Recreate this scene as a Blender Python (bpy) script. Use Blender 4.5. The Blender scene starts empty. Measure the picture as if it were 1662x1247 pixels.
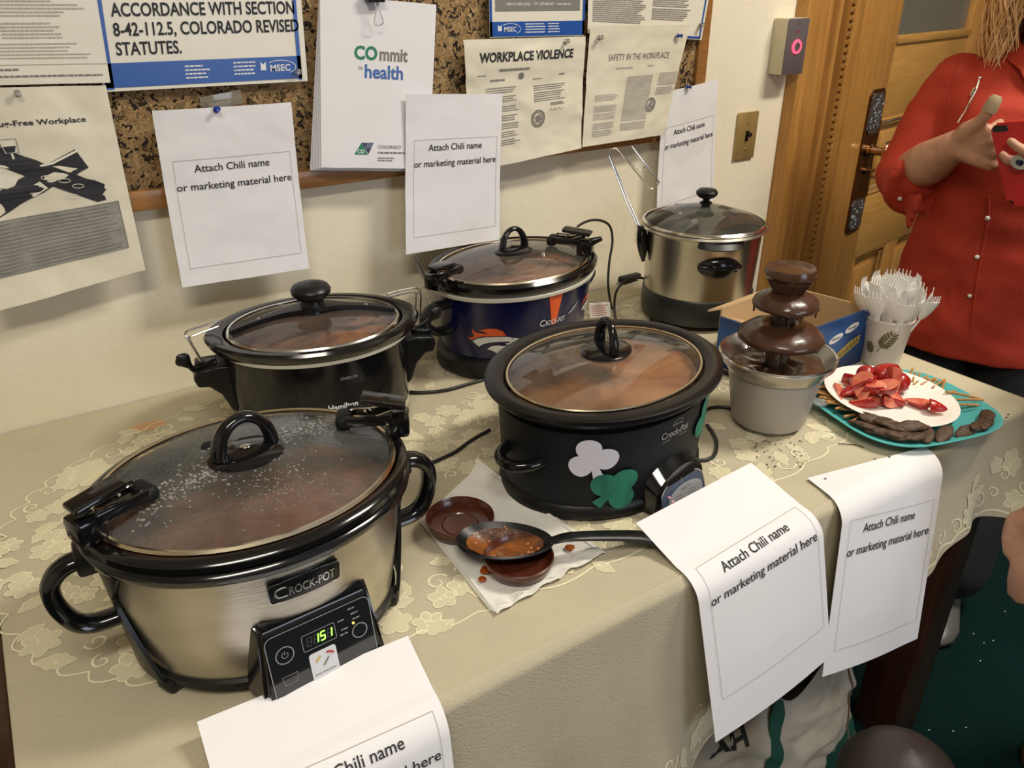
import bpy, bmesh, math, random
import numpy as np
from mathutils import Vector, Matrix, noise
from mathutils.geometry import tessellate_polygon
R_ = random.Random(7)
PI = math.pi
sin, cos = math.sin, math.cos
SC = bpy.context.scene
COL = SC.collection
# ------------------------------------------------------------------ camera
CAM = Vector((-.5, -1.3131, 1.3716)); YAW, PIT, ROL, FPX = .5767, .4663, -.0054, 1283.5
FW = Vector((sin(YAW)*cos(PIT), cos(YAW)*cos(PIT), -sin(PIT)))
_r = FW.cross(Vector((0, 0, 1))).normalized(); _u = _r.cross(FW)
RT = _r*cos(ROL)+_u*sin(ROL); UP = -_r*sin(ROL)+_u*cos(ROL)
cd = bpy.data.cameras.new('camera'); co = bpy.data.objects.new('camera', cd); COL.objects.link(co)
cd.sensor_width = 36; cd.lens = FPX/1662*36; cd.clip_start = .02
M = Matrix((RT, UP, -FW)).transposed().to_4x4(); M.translation = CAM; co.matrix_world = M
SC.camera = co
# ------------------------------------------------------------------ light
w = bpy.data.worlds.new('World'); SC.world = w; w.use_nodes = True
w.node_tree.nodes['Background'].inputs[0].default_value = (1, .93, .8, 1); w.node_tree.nodes['Background'].inputs[1].default_value = .25
SC.view_settings.view_transform = 'Standard'; SC.view_settings.look = 'None'
SC.view_settings.exposure = -0.10; SC.view_settings.gamma = 1
def area(name, loc, sx, sy, e, col, target=None):
    l = bpy.data.lights.new(name, 'AREA'); l.shape = 'RECTANGLE'; l.size = sx; l.size_y = sy; l.energy = e; l.color = col
    o = bpy.data.objects.new(name, l); COL.objects.link(o); o.location = loc
    if target is not None: o.rotation_euler = (Vector(target)-Vector(loc)).to_track_quat('-Z', 'Y').to_euler()
    return o
area('ceiling_lamp_light', (1.45, -1.3, 2.86), .9, .25, 60, (1, .93, .80))
area('ceiling_lamp_light', (-.9, -1.9, 2.86), 1.2, .25, 34, (1, .93, .80))
area('window_light', (.9, -4.2, 1.6), 1.5, 1.3, 24, (.72, .82, 1), (0.2, -.6, .8))
# ------------------------------------------------------------------ helpers
def ray(x, y): return FW+RT*((x-831)/FPX)-UP*((y-623.5)/FPX)
def atz(x, y, z): d = ray(x, y); return CAM+d*((z-CAM.z)/d.z)
def aty(x, y, Y): d = ray(x, y); return CAM+d*((Y-CAM.y)/d.y)
def atp(x, y, P, n): d = ray(x, y); n = Vector(n); return CAM+d*((Vector(P)-CAM).dot(n)/d.dot(n))

def mat(name, col, rough=.5, metal=0, noise_amt=0, nscale=20, bump=0, bscale=60, spec=.5, coat=0, col2=None, emit=None, estr=1, stretch=None):
    m = bpy.data.materials.new(name); m.use_nodes = True; nt = m.node_tree; b = nt.nodes['Principled BSDF']
    b.inputs['Base Color'].default_value = (*col, 1); b.inputs['Roughness'].default_value = rough
    b.inputs['Metallic'].default_value = metal; b.inputs['Specular IOR Level'].default_value = spec
    b.inputs['Coat Weight'].default_value = coat; b.inputs['Coat Roughness'].default_value = .05
    tc = nt.nodes.new('ShaderNodeTexCoord'); mp = nt.nodes.new('ShaderNodeMapping'); nt.links.new(tc.outputs['Object'], mp.inputs[0])
    if stretch: mp.inputs['Scale'].default_value = stretch
    if noise_amt or col2:
        n = nt.nodes.new('ShaderNodeTexNoise'); n.inputs['Scale'].default_value = nscale; n.inputs['Detail'].default_value = 6
        nt.links.new(mp.outputs[0], n.inputs['Vector'])
        r = nt.nodes.new('ShaderNodeValToRGB'); r.color_ramp.elements[0].position = .32; r.color_ramp.elements[1].position = .68
        c2 = col2 or tuple(c*(1-noise_amt) for c in col)
        r.color_ramp.elements[0].color = (*c2, 1); r.color_ramp.elements[1].color = (*col, 1)
        nt.links.new(n.outputs[0], r.inputs[0]); nt.links.new(r.outputs[0], b.inputs['Base Color'])
    if bump:
        n = nt.nodes.new('ShaderNodeTexNoise'); n.inputs['Scale'].default_value = bscale; n.inputs['Detail'].default_value = 4
        nt.links.new(mp.outputs[0], n.inputs['Vector'])
        bp = nt.nodes.new('ShaderNodeBump'); bp.inputs['Strength'].default_value = bump; bp.inputs['Distance'].default_value = .004
        nt.links.new(n.outputs[0], bp.inputs['Height']); nt.links.new(bp.outputs[0], b.inputs['Normal'])
    if emit:
        b.inputs['Emission Color'].default_value = (*emit, 1); b.inputs['Emission Strength'].default_value = estr
    return m
def glass_mat(name, tint=(1, 1, 1), haze=0, hscale=30, hcol=(.6, .6, .58), rough=.02, bump=0):
    m = bpy.data.materials.new(name); m.use_nodes = True; nt = m.node_tree; nt.nodes.remove(nt.nodes['Principled BSDF'])
    out = nt.nodes['Material Output']
    t = nt.nodes.new('ShaderNodeBsdfTransparent'); t.inputs[0].default_value = (*tint, 1)
    g = nt.nodes.new('ShaderNodeBsdfGlossy'); g.inputs['Roughness'].default_value = rough
    f = nt.nodes.new('ShaderNodeFresnel'); f.inputs[0].default_value = 1.7
    mx = nt.nodes.new('ShaderNodeMixShader'); nt.links.new(f.outputs[0], mx.inputs[0]); nt.links.new(t.outputs[0], mx.inputs[1]); nt.links.new(g.outputs[0], mx.inputs[2])
    last = mx
    tc = nt.nodes.new('ShaderNodeTexCoord')
    if bump:
        v = nt.nodes.new('ShaderNodeTexNoise'); v.inputs['Scale'].default_value = 220; nt.links.new(tc.outputs['Object'], v.inputs['Vector'])
        bp = nt.nodes.new('ShaderNodeBump'); bp.inputs['Strength'].default_value = bump; bp.inputs['Distance'].default_value = .002
        nt.links.new(v.outputs[0], bp.inputs['Height']); nt.links.new(bp.outputs[0], g.inputs['Normal'])
    if haze:
        d = nt.nodes.new('ShaderNodeBsdfDiffuse'); d.inputs[0].default_value = (*hcol, 1)
        n = nt.nodes.new('ShaderNodeTexNoise'); n.inputs['Scale'].default_value = hscale; n.inputs['Detail'].default_value = 5
        nt.links.new(tc.outputs['Object'], n.inputs['Vector'])
        mr = nt.nodes.new('ShaderNodeMapRange'); mr.inputs[1].default_value = .35; mr.inputs[2].default_value = .75; mr.inputs[3].default_value = haze*.3; mr.inputs[4].default_value = haze
        nt.links.new(n.outputs[0], mr.inputs[0])
        m2 = nt.nodes.new('ShaderNodeMixShader'); nt.links.new(mr.outputs[0], m2.inputs[0]); nt.links.new(mx.outputs[0], m2.inputs[1]); nt.links.new(d.outputs[0], m2.inputs[2]); last = m2
    nt.links.new(last.outputs[0], out.inputs[0]); return m

class G:
    """mesh collector"""
    def __init__(s): s.v = []; s.f = []
    def add(s, vs, fs): o = len(s.v); s.v += [tuple(v) for v in vs]; s.f += [tuple(i+o for i in f) for f in fs]; return s
    def box(s, c, sz, rz=0, T=None):
        x, y, z = [k/2 for k in sz]; vs = [Vector((a*x, b*y, d*z)) for a in (-1, 1) for b in (-1, 1) for d in (-1, 1)]
        m = Matrix.Rotation(rz, 3, 'Z') if T is None else T
        return s.add([m @ v+Vector(c) for v in vs], [(0, 1, 3, 2), (4, 6, 7, 5), (0, 4, 5, 1), (2, 3, 7, 6), (0, 2, 6, 4), (1, 5, 7, 3)])
    def rbox(s, c, sz, r=.002, seg=2, rz=0, T=None):
        bm = bmesh.new(); bmesh.ops.create_cube(bm, size=1)
        for v in bm.verts: v.co = Vector((v.co.x*sz[0], v.co.y*sz[1], v.co.z*sz[2]))
        r = min(r, min(sz)*.49); bmesh.ops.bevel(bm, geom=bm.edges[:], offset=r, segments=seg, affect='EDGES', profile=.5)
        m = Matrix.Rotation(rz, 3, 'Z') if T is None else T
        bm.verts.index_update(); s.add([m @ v.co+Vector(c) for v in bm.verts], [[v.index for v in f.verts] for f in bm.faces]); bm.free(); return s
    def oval(s, prof, a=0, b=None, seg=72, c=(0, 0, 0), capb=False, capt=False, T=None, p=2.0):
        b = a if b is None else b; vs = []; n = len(prof); T = T or Matrix.Identity(3)
        for d, z in prof:
            for i in range(seg):
                t = 2*PI*i/seg; ct, st = cos(t), sin(t)
                if p != 2: ct = math.copysign(abs(ct)**(2/p), ct); st = math.copysign(abs(st)**(2/p), st)
                vs.append(T @ Vector(((a+d)*ct, (b+d)*st, z))+Vector(c))
        fs = [(j*seg+i, j*seg+(i+1) % seg, (j+1)*seg+(i+1) % seg, (j+1)*seg+i) for j in range(n-1) for i in range(seg)]
        if capb: fs.append(tuple(range(seg))[::-1])
        if capt: fs.append(tuple((n-1)*seg+i for i in range(seg)))
        return s.add(vs, fs)
    def dome(s, a, b, z0, h, seg=72, rings=12, c=(0, 0, 0), f=None):
        """closed-top dome from edge (a,b) at z0 rising h"""
        vs = []; cx, cy, cz = c
        for j in range(rings):
            q = 1-j/rings
            for i in range(seg):
                t = 2*PI*i/seg; x, y = a*q*cos(t), b*q*sin(t); z = z0+h*(1-q*q)
                if f: z += f(x, y)
                vs.append((x+cx, y+cy, z+cz))
        vs.append((cx, cy, z0+h+cz+(f(0, 0) if f else 0)))
        fs = [(j*seg+i, j*seg+(i+1) % seg, (j+1)*seg+(i+1) % seg, (j+1)*seg+i) for j in range(rings-1) for i in range(seg)]
        fs += [((rings-1)*seg+i, (rings-1)*seg+(i+1) % seg, len(vs)-1) for i in range(seg)]
        return s.add(vs, fs)
    def tube(s, pts, r, seg=8, closed=False, flat=None, up=None):
        pts = [Vector(p) for p in pts]; n = len(pts); vs = []
        rr = r if isinstance(r, (list, tuple)) else [r]*n
        prev = None
        for i, p in enumerate(pts):
            if closed: t = pts[(i+1) % n]-pts[i-1]
            else: t = pts[min(i+1, n-1)]-pts[max(i-1, 0)]
            t = t.normalized() if t.length > 1e-9 else Vector((0, 0, 1))
            if up is not None: a = Vector(up)
            else: a = prev if prev is not None else (Vector((0, 0, 1)) if abs(t.z) < .9 else Vector((1, 0, 0)))
            nx = a-t*a.dot(t)
            nx = nx.normalized() if nx.length > 1e-6 else t.orthogonal().normalized()
            prev = nx; ny = t.cross(nx); k = flat or 1
            for j in range(seg):
                q = 2*PI*j/seg; vs.append(p+nx*(rr[i]*cos(q))+ny*(rr[i]*k*sin(q)))
        m = n if closed else n-1
        fs = [(i*seg+j, i*seg+(j+1) % seg, ((i+1) % n)*seg+(j+1) % seg, ((i+1) % n)*seg+j) for i in range(m) for j in range(seg)]
        if not closed: fs += [tuple(range(seg))[::-1], tuple((n-1)*seg+j for j in range(seg))]
        return s.add(vs, fs)
    def ball(s, c, r, seg=12, rings=8, T=None):
        r = (r, r, r) if not isinstance(r, (tuple, list)) else r; vs = []; c = Vector(c); T = T or Matrix.Identity(3)
        for j in range(1, rings):
            p = PI*j/rings
            for i in range(seg): t = 2*PI*i/seg; vs.append(c+T @ Vector((r[0]*sin(p)*cos(t), r[1]*sin(p)*sin(t), r[2]*cos(p))))
        vs += [c+T @ Vector((0, 0, r[2])), c-T @ Vector((0, 0, r[2]))]; N = len(vs)
        fs = [(j*seg+i, (j+1)*seg+i, (j+1)*seg+(i+1) % seg, j*seg+(i+1) % seg) for j in range(rings-2) for i in range(seg)]
        fs += [(N-2, i, (i+1) % seg) for i in range(seg)]+[(N-1, (rings-2)*seg+(i+1) % seg, (rings-2)*seg+i) for i in range(seg)]
        return s.add(vs, fs)
    def prism(s, poly, z0, z1, T=lambda v: v):
        n = len(poly); vs = [T(Vector((x, y, z0))) for x, y in poly]+[T(Vector((x, y, z1))) for x, y in poly]
        tr = tessellate_polygon([[Vector((x, y, 0)) for x, y in poly]])
        fs = [tuple(t) for t in tr]+[tuple(i+n for i in t) for t in tr]+[(i, (i+1) % n, (i+1) % n+n, i+n) for i in range(n)]
        return s.add(vs, fs)
    def grid(s, nu, nv, f):
        vs = [f(i/nu, j/nv) for j in range(nv+1) for i in range(nu+1)]
        return s.add(vs, [(j*(nu+1)+i, j*(nu+1)+i+1, (j+1)*(nu+1)+i+1, (j+1)*(nu+1)+i) for j in range(nv) for i in range(nu)])
    def polymap(s, poly, f, cuts=3):
        bm = bmesh.new(); vs = [bm.verts.new((x, y, 0)) for x, y in poly]
        tr = tessellate_polygon([[Vector((x, y, 0)) for x, y in poly]])
        for t in tr:
            try: bm.faces.new([vs[i] for i in t])
            except ValueError: pass
        if cuts: bmesh.ops.subdivide_edges(bm, edges=bm.edges[:], cuts=cuts, use_grid_fill=True)
        bm.verts.index_update(); s.add([f(v.co.x, v.co.y) for v in bm.verts], [[v.index for v in q.verts] for q in bm.faces]); bm.free(); return s
    def ribbon(s, pts, wd, f, closed=False):
        n = len(pts); L = []
        for i in range(n):
            a = pts[(i-1) % n] if closed or i else pts[i]; b = pts[(i+1) % n] if closed or i < n-1 else pts[i]
            dx, dy = b[0]-a[0], b[1]-a[1]; l = math.hypot(dx, dy) or 1; nx, ny = -dy/l*wd/2, dx/l*wd/2
            L += [f(pts[i][0]+nx, pts[i][1]+ny), f(pts[i][0]-nx, pts[i][1]-ny)]
        m = n if closed else n-1
        return s.add(L, [(2*i, 2*i+1, 2*((i+1) % n)+1, 2*((i+1) % n)) for i in range(m)])
    def text(s, txt, f, size=1, width=None, x=0, y=0, align='CENTER', bold=0, shear=0, sx=1):
        c = bpy.data.curves.new('t', 'FONT'); c.body = txt; c.size = 1; c.align_x = 'LEFT'; c.resolution_u = 3; c.offset = bold; c.shear = shear
        o = bpy.data.objects.new('t', c); COL.objects.link(o); dg = bpy.context.evaluated_depsgraph_get(); dg.update()
        me = bpy.data.meshes.new_from_object(o.evaluated_get(dg)); vs = [v.co.copy() for v in me.vertices]; fs = [tuple(p.vertices) for p in me.polygons]
        bpy.data.objects.remove(o); bpy.data.curves.remove(c); bpy.data.meshes.remove(me)
        if not vs: return s
        x0 = min(v.x for v in vs); x1 = max(v.x for v in vs); k = size; kx = size*sx
        if width: kx = width/(x1-x0); k = size if size != 1 else kx
        off = -(x1+x0)/2 if align == 'CENTER' else -x0
        return s.add([f((v.x+off)*kx+x, v.y*k+y) for v in vs], fs)
    def make(s, name, m, parent=None, smooth=True, solid=0, ang=40, bevel=0, fix=True):
        me = bpy.data.meshes.new(name); me.from_pydata([tuple(v) for v in s.v], [], s.f)
        if fix:
            bm = bmesh.new(); bm.from_mesh(me); bmesh.ops.recalc_face_normals(bm, faces=bm.faces[:]); bm.to_mesh(me); bm.free()
        me.materials.append(m)
        if smooth:
            me.polygons.foreach_set('use_smooth', [True]*len(me.polygons)); me.set_sharp_from_angle(angle=math.radians(ang))
        o = bpy.data.objects.new(name, me); COL.objects.link(o)
        if parent: o.parent = parent
        if solid:
            md = o.modifiers.new('solid', 'SOLIDIFY'); md.thickness = solid; md.offset = 0; es = o.modifiers.new('es', 'EDGE_SPLIT'); es.split_angle = math.radians(50)
        return o
def thing(name, label, cat, loc=(0, 0, 0), rz=0, group=None):
    o = bpy.data.objects.new(name, None); COL.objects.link(o); o.location = loc; o.rotation_euler = (0, 0, rz); o.empty_display_size = .05
    return tag(o, label, cat, group)
def tag(o, label, cat, group=None):
    o['label'] = label; o['category'] = cat
    if group: o['group'] = group
    return o
def struct(o): o['kind'] = 'structure'; return o
def lab(o, l): o['label'] = l; return o
def stuff(o): o['kind'] = 'stuff'; return o
def voxel(o, vs, smooth_it=4, disp=None):
    md = o.modifiers.new('r', 'REMESH'); md.mode = 'VOXEL'; md.voxel_size = vs; md.use_smooth_shade = True
    if smooth_it:
        ms = o.modifiers.new('s', 'SMOOTH'); ms.factor = .5; ms.iterations = smooth_it
    dg = bpy.context.evaluated_depsgraph_get(); dg.update(); me = bpy.data.meshes.new_from_object(o.evaluated_get(dg))
    o.modifiers.clear(); old = o.data; o.data = me; bpy.data.meshes.remove(old)
    if disp:
        for v in me.vertices: v.co += v.normal*disp(v.co)
    me.polygons.foreach_set('use_smooth', [True]*len(me.polygons)); return o
def arc(c, r, a0, a1, n, plane='xz', r2=None):
    r2 = r if r2 is None else r2; L = []
    for i in range(n+1):
        t = a0+(a1-a0)*i/n; p, q = r*cos(t), r2*sin(t)
        L.append(Vector(c)+(Vector((p, 0, q)) if plane == 'xz' else Vector((p, q, 0)) if plane == 'xy' else Vector((0, p, q))))
    return L
def bez(pts, n=8):
    """Catmull-Rom through points"""
    P = [Vector(p) for p in pts]; P = [P[0]*2-P[1]]+P+[P[-1]*2-P[-2]]; L = []
    for i in range(1, len(P)-2):
        for k in range(n):
            t = k/n; a, b, c, d = P[i-1:i+3]
            L.append(.5*((2*b)+(c-a)*t+(2*a-5*b+4*c-d)*t*t+(3*b-a-3*c+d)*t**3))
    L.append(P[-2]); return L
# ------------------------------------------------------------------ materials
def wood_mat(name, c1, c2, sc, rough=.35, coat=.3):
    m = mat(name, c1, rough, coat=coat, col2=c2, nscale=6, stretch=sc, bump=.08, bscale=40); return m
M_wall = mat('plaster', (.84, .77, .60), .7, bump=.35, bscale=45, noise_amt=.06, nscale=3)
M_ceil = mat('ceiling paint', (.85, .82, .74), .9)
M_carpet = mat('teal carpet', (.002, .024, .023), .97, spec=.15, bump=.9, bscale=500, noise_amt=.5, nscale=180)
M_oak = wood_mat('oak', (.50, .25, .065), (.36, .17, .04), (14, 14, 1.2))
M_oakh = wood_mat('oak horizontal grain', (.50, .26, .07), (.38, .2, .05), (1.2, 1.2, 14))
M_oakd = wood_mat('oak groove', (.3, .15, .035), (.24, .11, .025), (14, 14, 1.2))
M_frame = wood_mat('board frame', (.36, .17, .05), (.28, .12, .03), (2, 20, 20), .45)
M_dark = wood_mat('dark walnut', (.06, .02, .008), (.03, .01, .005), (12, 12, 1.2), .3)
M_black = mat('glossy black', (.005, .005, .006), .13, coat=.1)
M_blackp = mat('satin black plastic', (.007, .007, .007), .36, bump=.03, bscale=300, spec=.35)
M_blackm = mat('matte black', (.006, .007, .009), .55, bump=.05, bscale=500, spec=.25)
M_stone = mat('black glazed stoneware', (.006, .005, .005), .14, coat=.15)
M_navy = mat('navy enamel', (.004, .005, .045), .2, coat=.1)
M_chrome = mat('chrome', (.75, .73, .68), .15, 1)
M_wire = mat('steel wire', (.62, .6, .55), .2, 1)
M_gold = mat('warm lid rim steel', (.72, .62, .45), .22, 1)
M_trim = mat('pale grey trim', (.6, .57, .48), .35)
M_paper = mat('white paper', (.78, .77, .79), .75)
M_papern = mat('white napkin', (.78, .76, .70), .9, bump=.25, bscale=60)
M_cream = mat('aged cream paper', (.74, .69, .55), .55, noise_amt=.08, nscale=12, bump=.2, bscale=20)
M_cream2 = mat('cream print', (.78, .74, .62), .3, noise_amt=.05, nscale=15)
M_ink = mat('black ink', (.02, .02, .025), .7)
M_inkg = mat('grey print', (.2, .19, .17), .7)
M_inkl = mat('light grey print', (.42, .40, .36), .7)
M_blue = mat('poster blue', (.02, .09, .36), .3)
M_green = mat('print green', (.02, .2, .1), .6)
M_bluep = mat('print blue', (.05, .14, .4), .6)
M_greyp = mat('photocopy grey panel', (.30, .29, .26), .7, noise_amt=.2, nscale=60)
M_brass = mat('brass', (.50, .37, .14), .4, .55, noise_amt=.2, nscale=30)
M_cord = mat('black rubber cord', (.012, .012, .012), .4)
M_cover = mat('dark brown lid plastic', (.075, .018, .008), .28, coat=.3)
M_choc = mat('melted chocolate', (.065, .028, .015), .27, coat=.15, bump=.2, bscale=60)
M_turq = mat('turquoise plastic', (.08, .42, .42), .3)
M_white = mat('white plastic', (.82, .81, .78), .35)
M_wplate = mat('white paper plate', (.85, .80, .74), .5)
M_cloth = None
def nodes(m): return m.node_tree, m.node_tree.nodes['Principled BSDF']
# brushed steel
def steel(name, col, stretch, rough=.32):
    m = mat(name, col, rough, 1, bump=.05, bscale=60, stretch=stretch, noise_amt=.22, nscale=5); return m
M_steel = steel('brushed steel', (.66, .62, .54), (1, 1, 6))
M_steel2 = steel('brushed steel of cooker', (.66, .62, .54), (3, 3, .6), .27)
# cloth: woven linen with fold tint
M_cloth = mat('beige tablecloth', (.52, .46, .325), .85, noise_amt=.10, nscale=9, bump=.25, bscale=350)
M_lace = mat('cream lace', (.82, .76, .53), .85)
M_lacef = mat('cream lace filling', (.63, .57, .39), .9)
# cork
M_cork = mat('cork', (.3, .18, .08), .9)
nt, b = nodes(M_cork)
tc = nt.nodes.new('ShaderNodeTexCoord'); v = nt.nodes.new('ShaderNodeTexVoronoi'); v.inputs['Scale'].default_value = 130; v2 = nt.nodes.new('ShaderNodeTexVoronoi'); v2.inputs['Scale'].default_value = 130; v2.feature = 'DISTANCE_TO_EDGE'
nz = nt.nodes.new('ShaderNodeTexNoise'); nz.inputs['Scale'].default_value = 90; mixv = nt.nodes.new('ShaderNodeMixRGB'); mixv.inputs[0].default_value = .035
nt.links.new(tc.outputs['Object'], nz.inputs['Vector']); nt.links.new(tc.outputs['Object'], mixv.inputs[1]); nt.links.new(nz.outputs['Color'], mixv.inputs[2])
nt.links.new(mixv.outputs[0], v.inputs['Vector']); nt.links.new(mixv.outputs[0], v2.inputs['Vector'])
sp = nt.nodes.new('ShaderNodeSeparateColor'); nt.links.new(v.outputs['Color'], sp.inputs[0])
rp = nt.nodes.new('ShaderNodeValToRGB'); rp.color_ramp.elements[0].color = (.02, .011, .006, 1); rp.color_ramp.elements[1].color = (.46, .31, .14, 1); rp.color_ramp.elements[0].position = .17; rp.color_ramp.elements[1].position = .34
e = rp.color_ramp.elements.new(.75); e.color = (.36, .22, .09, 1)
nt.links.new(sp.outputs[0], rp.inputs[0])
rp2 = nt.nodes.new('ShaderNodeValToRGB'); rp2.color_ramp.elements[0].color = (.15, .1, .06, 1); rp2.color_ramp.elements[1].position = .08
nt.links.new(v2.outputs['Distance'], rp2.inputs[0]); mm = nt.nodes.new('ShaderNodeMixRGB'); mm.blend_type = 'MULTIPLY'; mm.inputs[0].default_value = 1
nt.links.new(rp.outputs[0], mm.inputs[1]); nt.links.new(rp2.outputs[0], mm.inputs[2]); nt.links.new(mm.outputs[0], b.inputs['Base Color'])
bp = nt.nodes.new('ShaderNodeBump'); bp.inputs['Distance'].default_value = .002; nt.links.new(sp.outputs[0], bp.inputs['Height']); nt.links.new(bp.outputs[0], b.inputs['Normal'])
def chili_mat(name, c1, c2, c3, sc=22):
    m = mat(name, c1, .35, bump=.5, bscale=70); nt, b = nodes(m); tc = nt.nodes.new('ShaderNodeTexCoord')
    n = nt.nodes.new('ShaderNodeTexNoise'); n.inputs['Scale'].default_value = sc; n.inputs['Detail'].default_value = 8; n.inputs['Distortion'].default_value = 1
    nt.links.new(tc.outputs['Object'], n.inputs['Vector']); r = nt.nodes.new('ShaderNodeValToRGB')
    r.color_ramp.elements[0].position = .33; r.color_ramp.elements[0].color = (*c3, 1); r.color_ramp.elements[1].position = .62; r.color_ramp.elements[1].color = (*c2, 1)
    q = r.color_ramp.elements.new(.48); q.color = (*c1, 1); nt.links.new(n.outputs[0], r.inputs[0]); nt.links.new(r.outputs[0], b.inputs['Base Color']); return m
M_chili1 = chili_mat('dark red brown chili', (.20, .075, .04), (.26, .10, .05), (.11, .035, .018))
M_chili2 = chili_mat('tomato brown chili', (.34, .14, .08), (.50, .18, .04), (.14, .045, .02), 18)
M_chili3 = chili_mat('red brown chili', (.36, .15, .08), (.42, .18, .10), (.16, .05, .022), 14)
M_chili4 = chili_mat('orange brown chili', (.42, .18, .07), (.50, .24, .10), (.24, .08, .03), 10)
M_chili5 = chili_mat('dark chili', (.07, .055, .04), (.10, .08, .06), (.03, .02, .015))
M_glass1 = glass_mat('steamed glass', (.93, .95, .94), .16, 14, (.5, .52, .5), bump=.25)
M_glass = glass_mat('lid glass', (.95, .95, .93), .12, 12, (.55, .52, .45))
M_drop = glass_mat('water drops', (.97, .97, .97), .4, 200, (.75, .75, .72))

# ------------------------------------------------------------------ room shell
def quadwall(name, pts, m):
    g = G(); g.add(pts, [(0, 1, 2, 3)]); return struct(g.make(name, m, smooth=False, fix=False))
g = G(); g.box((.5, -1.5, -.05), (7.2, 6, .1)); struct(g.make('floor', M_carpet, smooth=False))
g = G(); g.box((.5, -1.5, 2.95), (7.2, 6, .1)); struct(g.make('ceiling', M_ceil, smooth=False))
g = G(); g.box((-.935, .05, 1.45), (4.13, .1, 2.9)); struct(g.make('wall_back', M_wall, smooth=False))
g = G(); g.box((-3.05, -1.8, 1.45), (.1, 5.4, 2.9)); struct(g.make('wall_left', M_wall, smooth=False))
g = G(); g.box((.5, -4.45, 1.45), (7.2, .1, 2.9)); struct(g.make('wall_front', M_oakd, smooth=False))
g = G(); g.box((4.05, -1.5, 1.45), (.1, 6, 2.9)); struct(g.make('wall_far_side', M_oakd, smooth=False))
# angled door wall: frame with origin at casing edge
DA = math.atan2(.18, .984); DT = Matrix.Rotation(DA, 4, 'Z'); DT.translation = (1.13, 0, 0)
dw = bpy.data.objects.new('wall_right', None); COL.objects.link(dw); dw.matrix_world = DT; struct(dw)
g = G(); g.box((1.6, .12, 2.6), (3.2, .1, .62)); g.box((2.5, .12, 1.15), (1.9, .1, 2.3)); g.make('plaster_face', M_wall, dw, False)
# casing (local x along wall, y into wall, z up)
tr = bpy.data.objects.new('trim_1', None); COL.objects.link(tr); tr.matrix_world = DT; struct(tr)
def vboard(nm, x0, x1, y0, y1, z0=0, z1=2.3, m=M_oak, par=tr, r=.004): g = G(); g.rbox(((x0+x1)/2, (y0+y1)/2, (z0+z1)/2), (x1-x0, y1-y0, z1-z0), r); return g.make(nm, m, par)
vboard('outer_casing_board', .002, .082, -.030, .10)
vboard('inner_casing_board', .084, .150, -.018, .10)
vboard('rounded_moulding', .150, .172, -.034, .10, r=.01)
vboard('jamb_board', .172, .262, .012, .10, m=M_oakd)
vboard('beaded_board', .262, .335, -.008, .10)
vboard('head_board', .0, 1.5, -.03, .10, 2.3, 2.42)
g = G()
for i in range(95): g.box((.268, -.010, .35+i*.0185), (.010, .006, .009), T=Matrix.Rotation(.5, 3, 'Y'))
g.make('bead_notches', M_oakd, tr, False)
# door leaf
dr = bpy.data.objects.new('door_1', None); COL.objects.link(dr); dr.matrix_world = DT; struct(dr)
D0, D1 = .337, 1.36
vboard('stile', D0, .587, .0, .04, .02, 2.28, par=dr); vboard('stile', 1.13, D1, .0, .04, .02, 2.28, par=dr)
for z0, z1 in ((1.02, 1.235), (.60, .80), (.02, .22), (2.1, 2.28)): vboard('rail', .587, 1.13, .002, .038, z0, z1, M_oakh, dr, .002)
vboard('panel', .60, 1.12, .022, .036, .815, 1.0, M_oakh, dr); vboard('raised_field', .64, 1.08, .012, .03, .845, .975, M_oakh, dr, .006)
vboard('mullion', .82, .90, .004, .038, .22, .60, M_oak, dr)
for a, c in ((.60, .81), (.91, 1.12)): vboard('panel', a, c, .022, .036, .22, .59, M_oak, dr); vboard('raised_field', a+.035, c-.035, .012, .03, .26, .55, M_oak, dr, .006)
g = G()
def moldrect(x0, x1, z0, z1):
    for d, y, r in ((.0, .004, .006), (.014, .010, .004)):
        g.tube([(x0+d, y, z0+d), (x0+d, y, z1-d), (x1-d, y, z1-d), (x1-d, y, z0+d)], r, 8, closed=True)
moldrect(.59, 1.127, .803, 1.017); moldrect(.59, .817, .222, .597); moldrect(.903, 1.127, .222, .597); g.make('panel_moulding', M_oakh, dr)
vboard('glazing_bead', .587, 1.13, -.006, .012, 1.222, 1.245, M_oakh, dr, .004)
M_wglass = mat('ribbed wired glass', (.10, .11, .09), .25, spec=.6)
nt, b = nodes(M_wglass); tc = nt.nodes.new('ShaderNodeTexCoord'); mp = nt.nodes.new('ShaderNodeMapping'); mp.inputs['Rotation'].default_value = (0, math.radians(35), 0); wv = nt.nodes.new('ShaderNodeTexWave'); wv.inputs['Scale'].default_value = 45
nt.links.new(tc.outputs['Object'], mp.inputs[0]); nt.links.new(mp.outputs[0], wv.inputs['Vector']); rp = nt.nodes.new('ShaderNodeValToRGB'); rp.color_ramp.elements[0].color = (.085, .09, .075, 1); rp.color_ramp.elements[1].color = (.22, .21, .16, 1); rp.color_ramp.elements[0].position = .6
nt.links.new(wv.outputs[0], rp.inputs[0]); nt.links.new(rp.outputs[0], b.inputs['Base Color'])
g = G(); g.box((.86, .022, 1.67), (.54, .008, .87)); g.make('glass_pane', M_wglass, dr, False)
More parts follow.
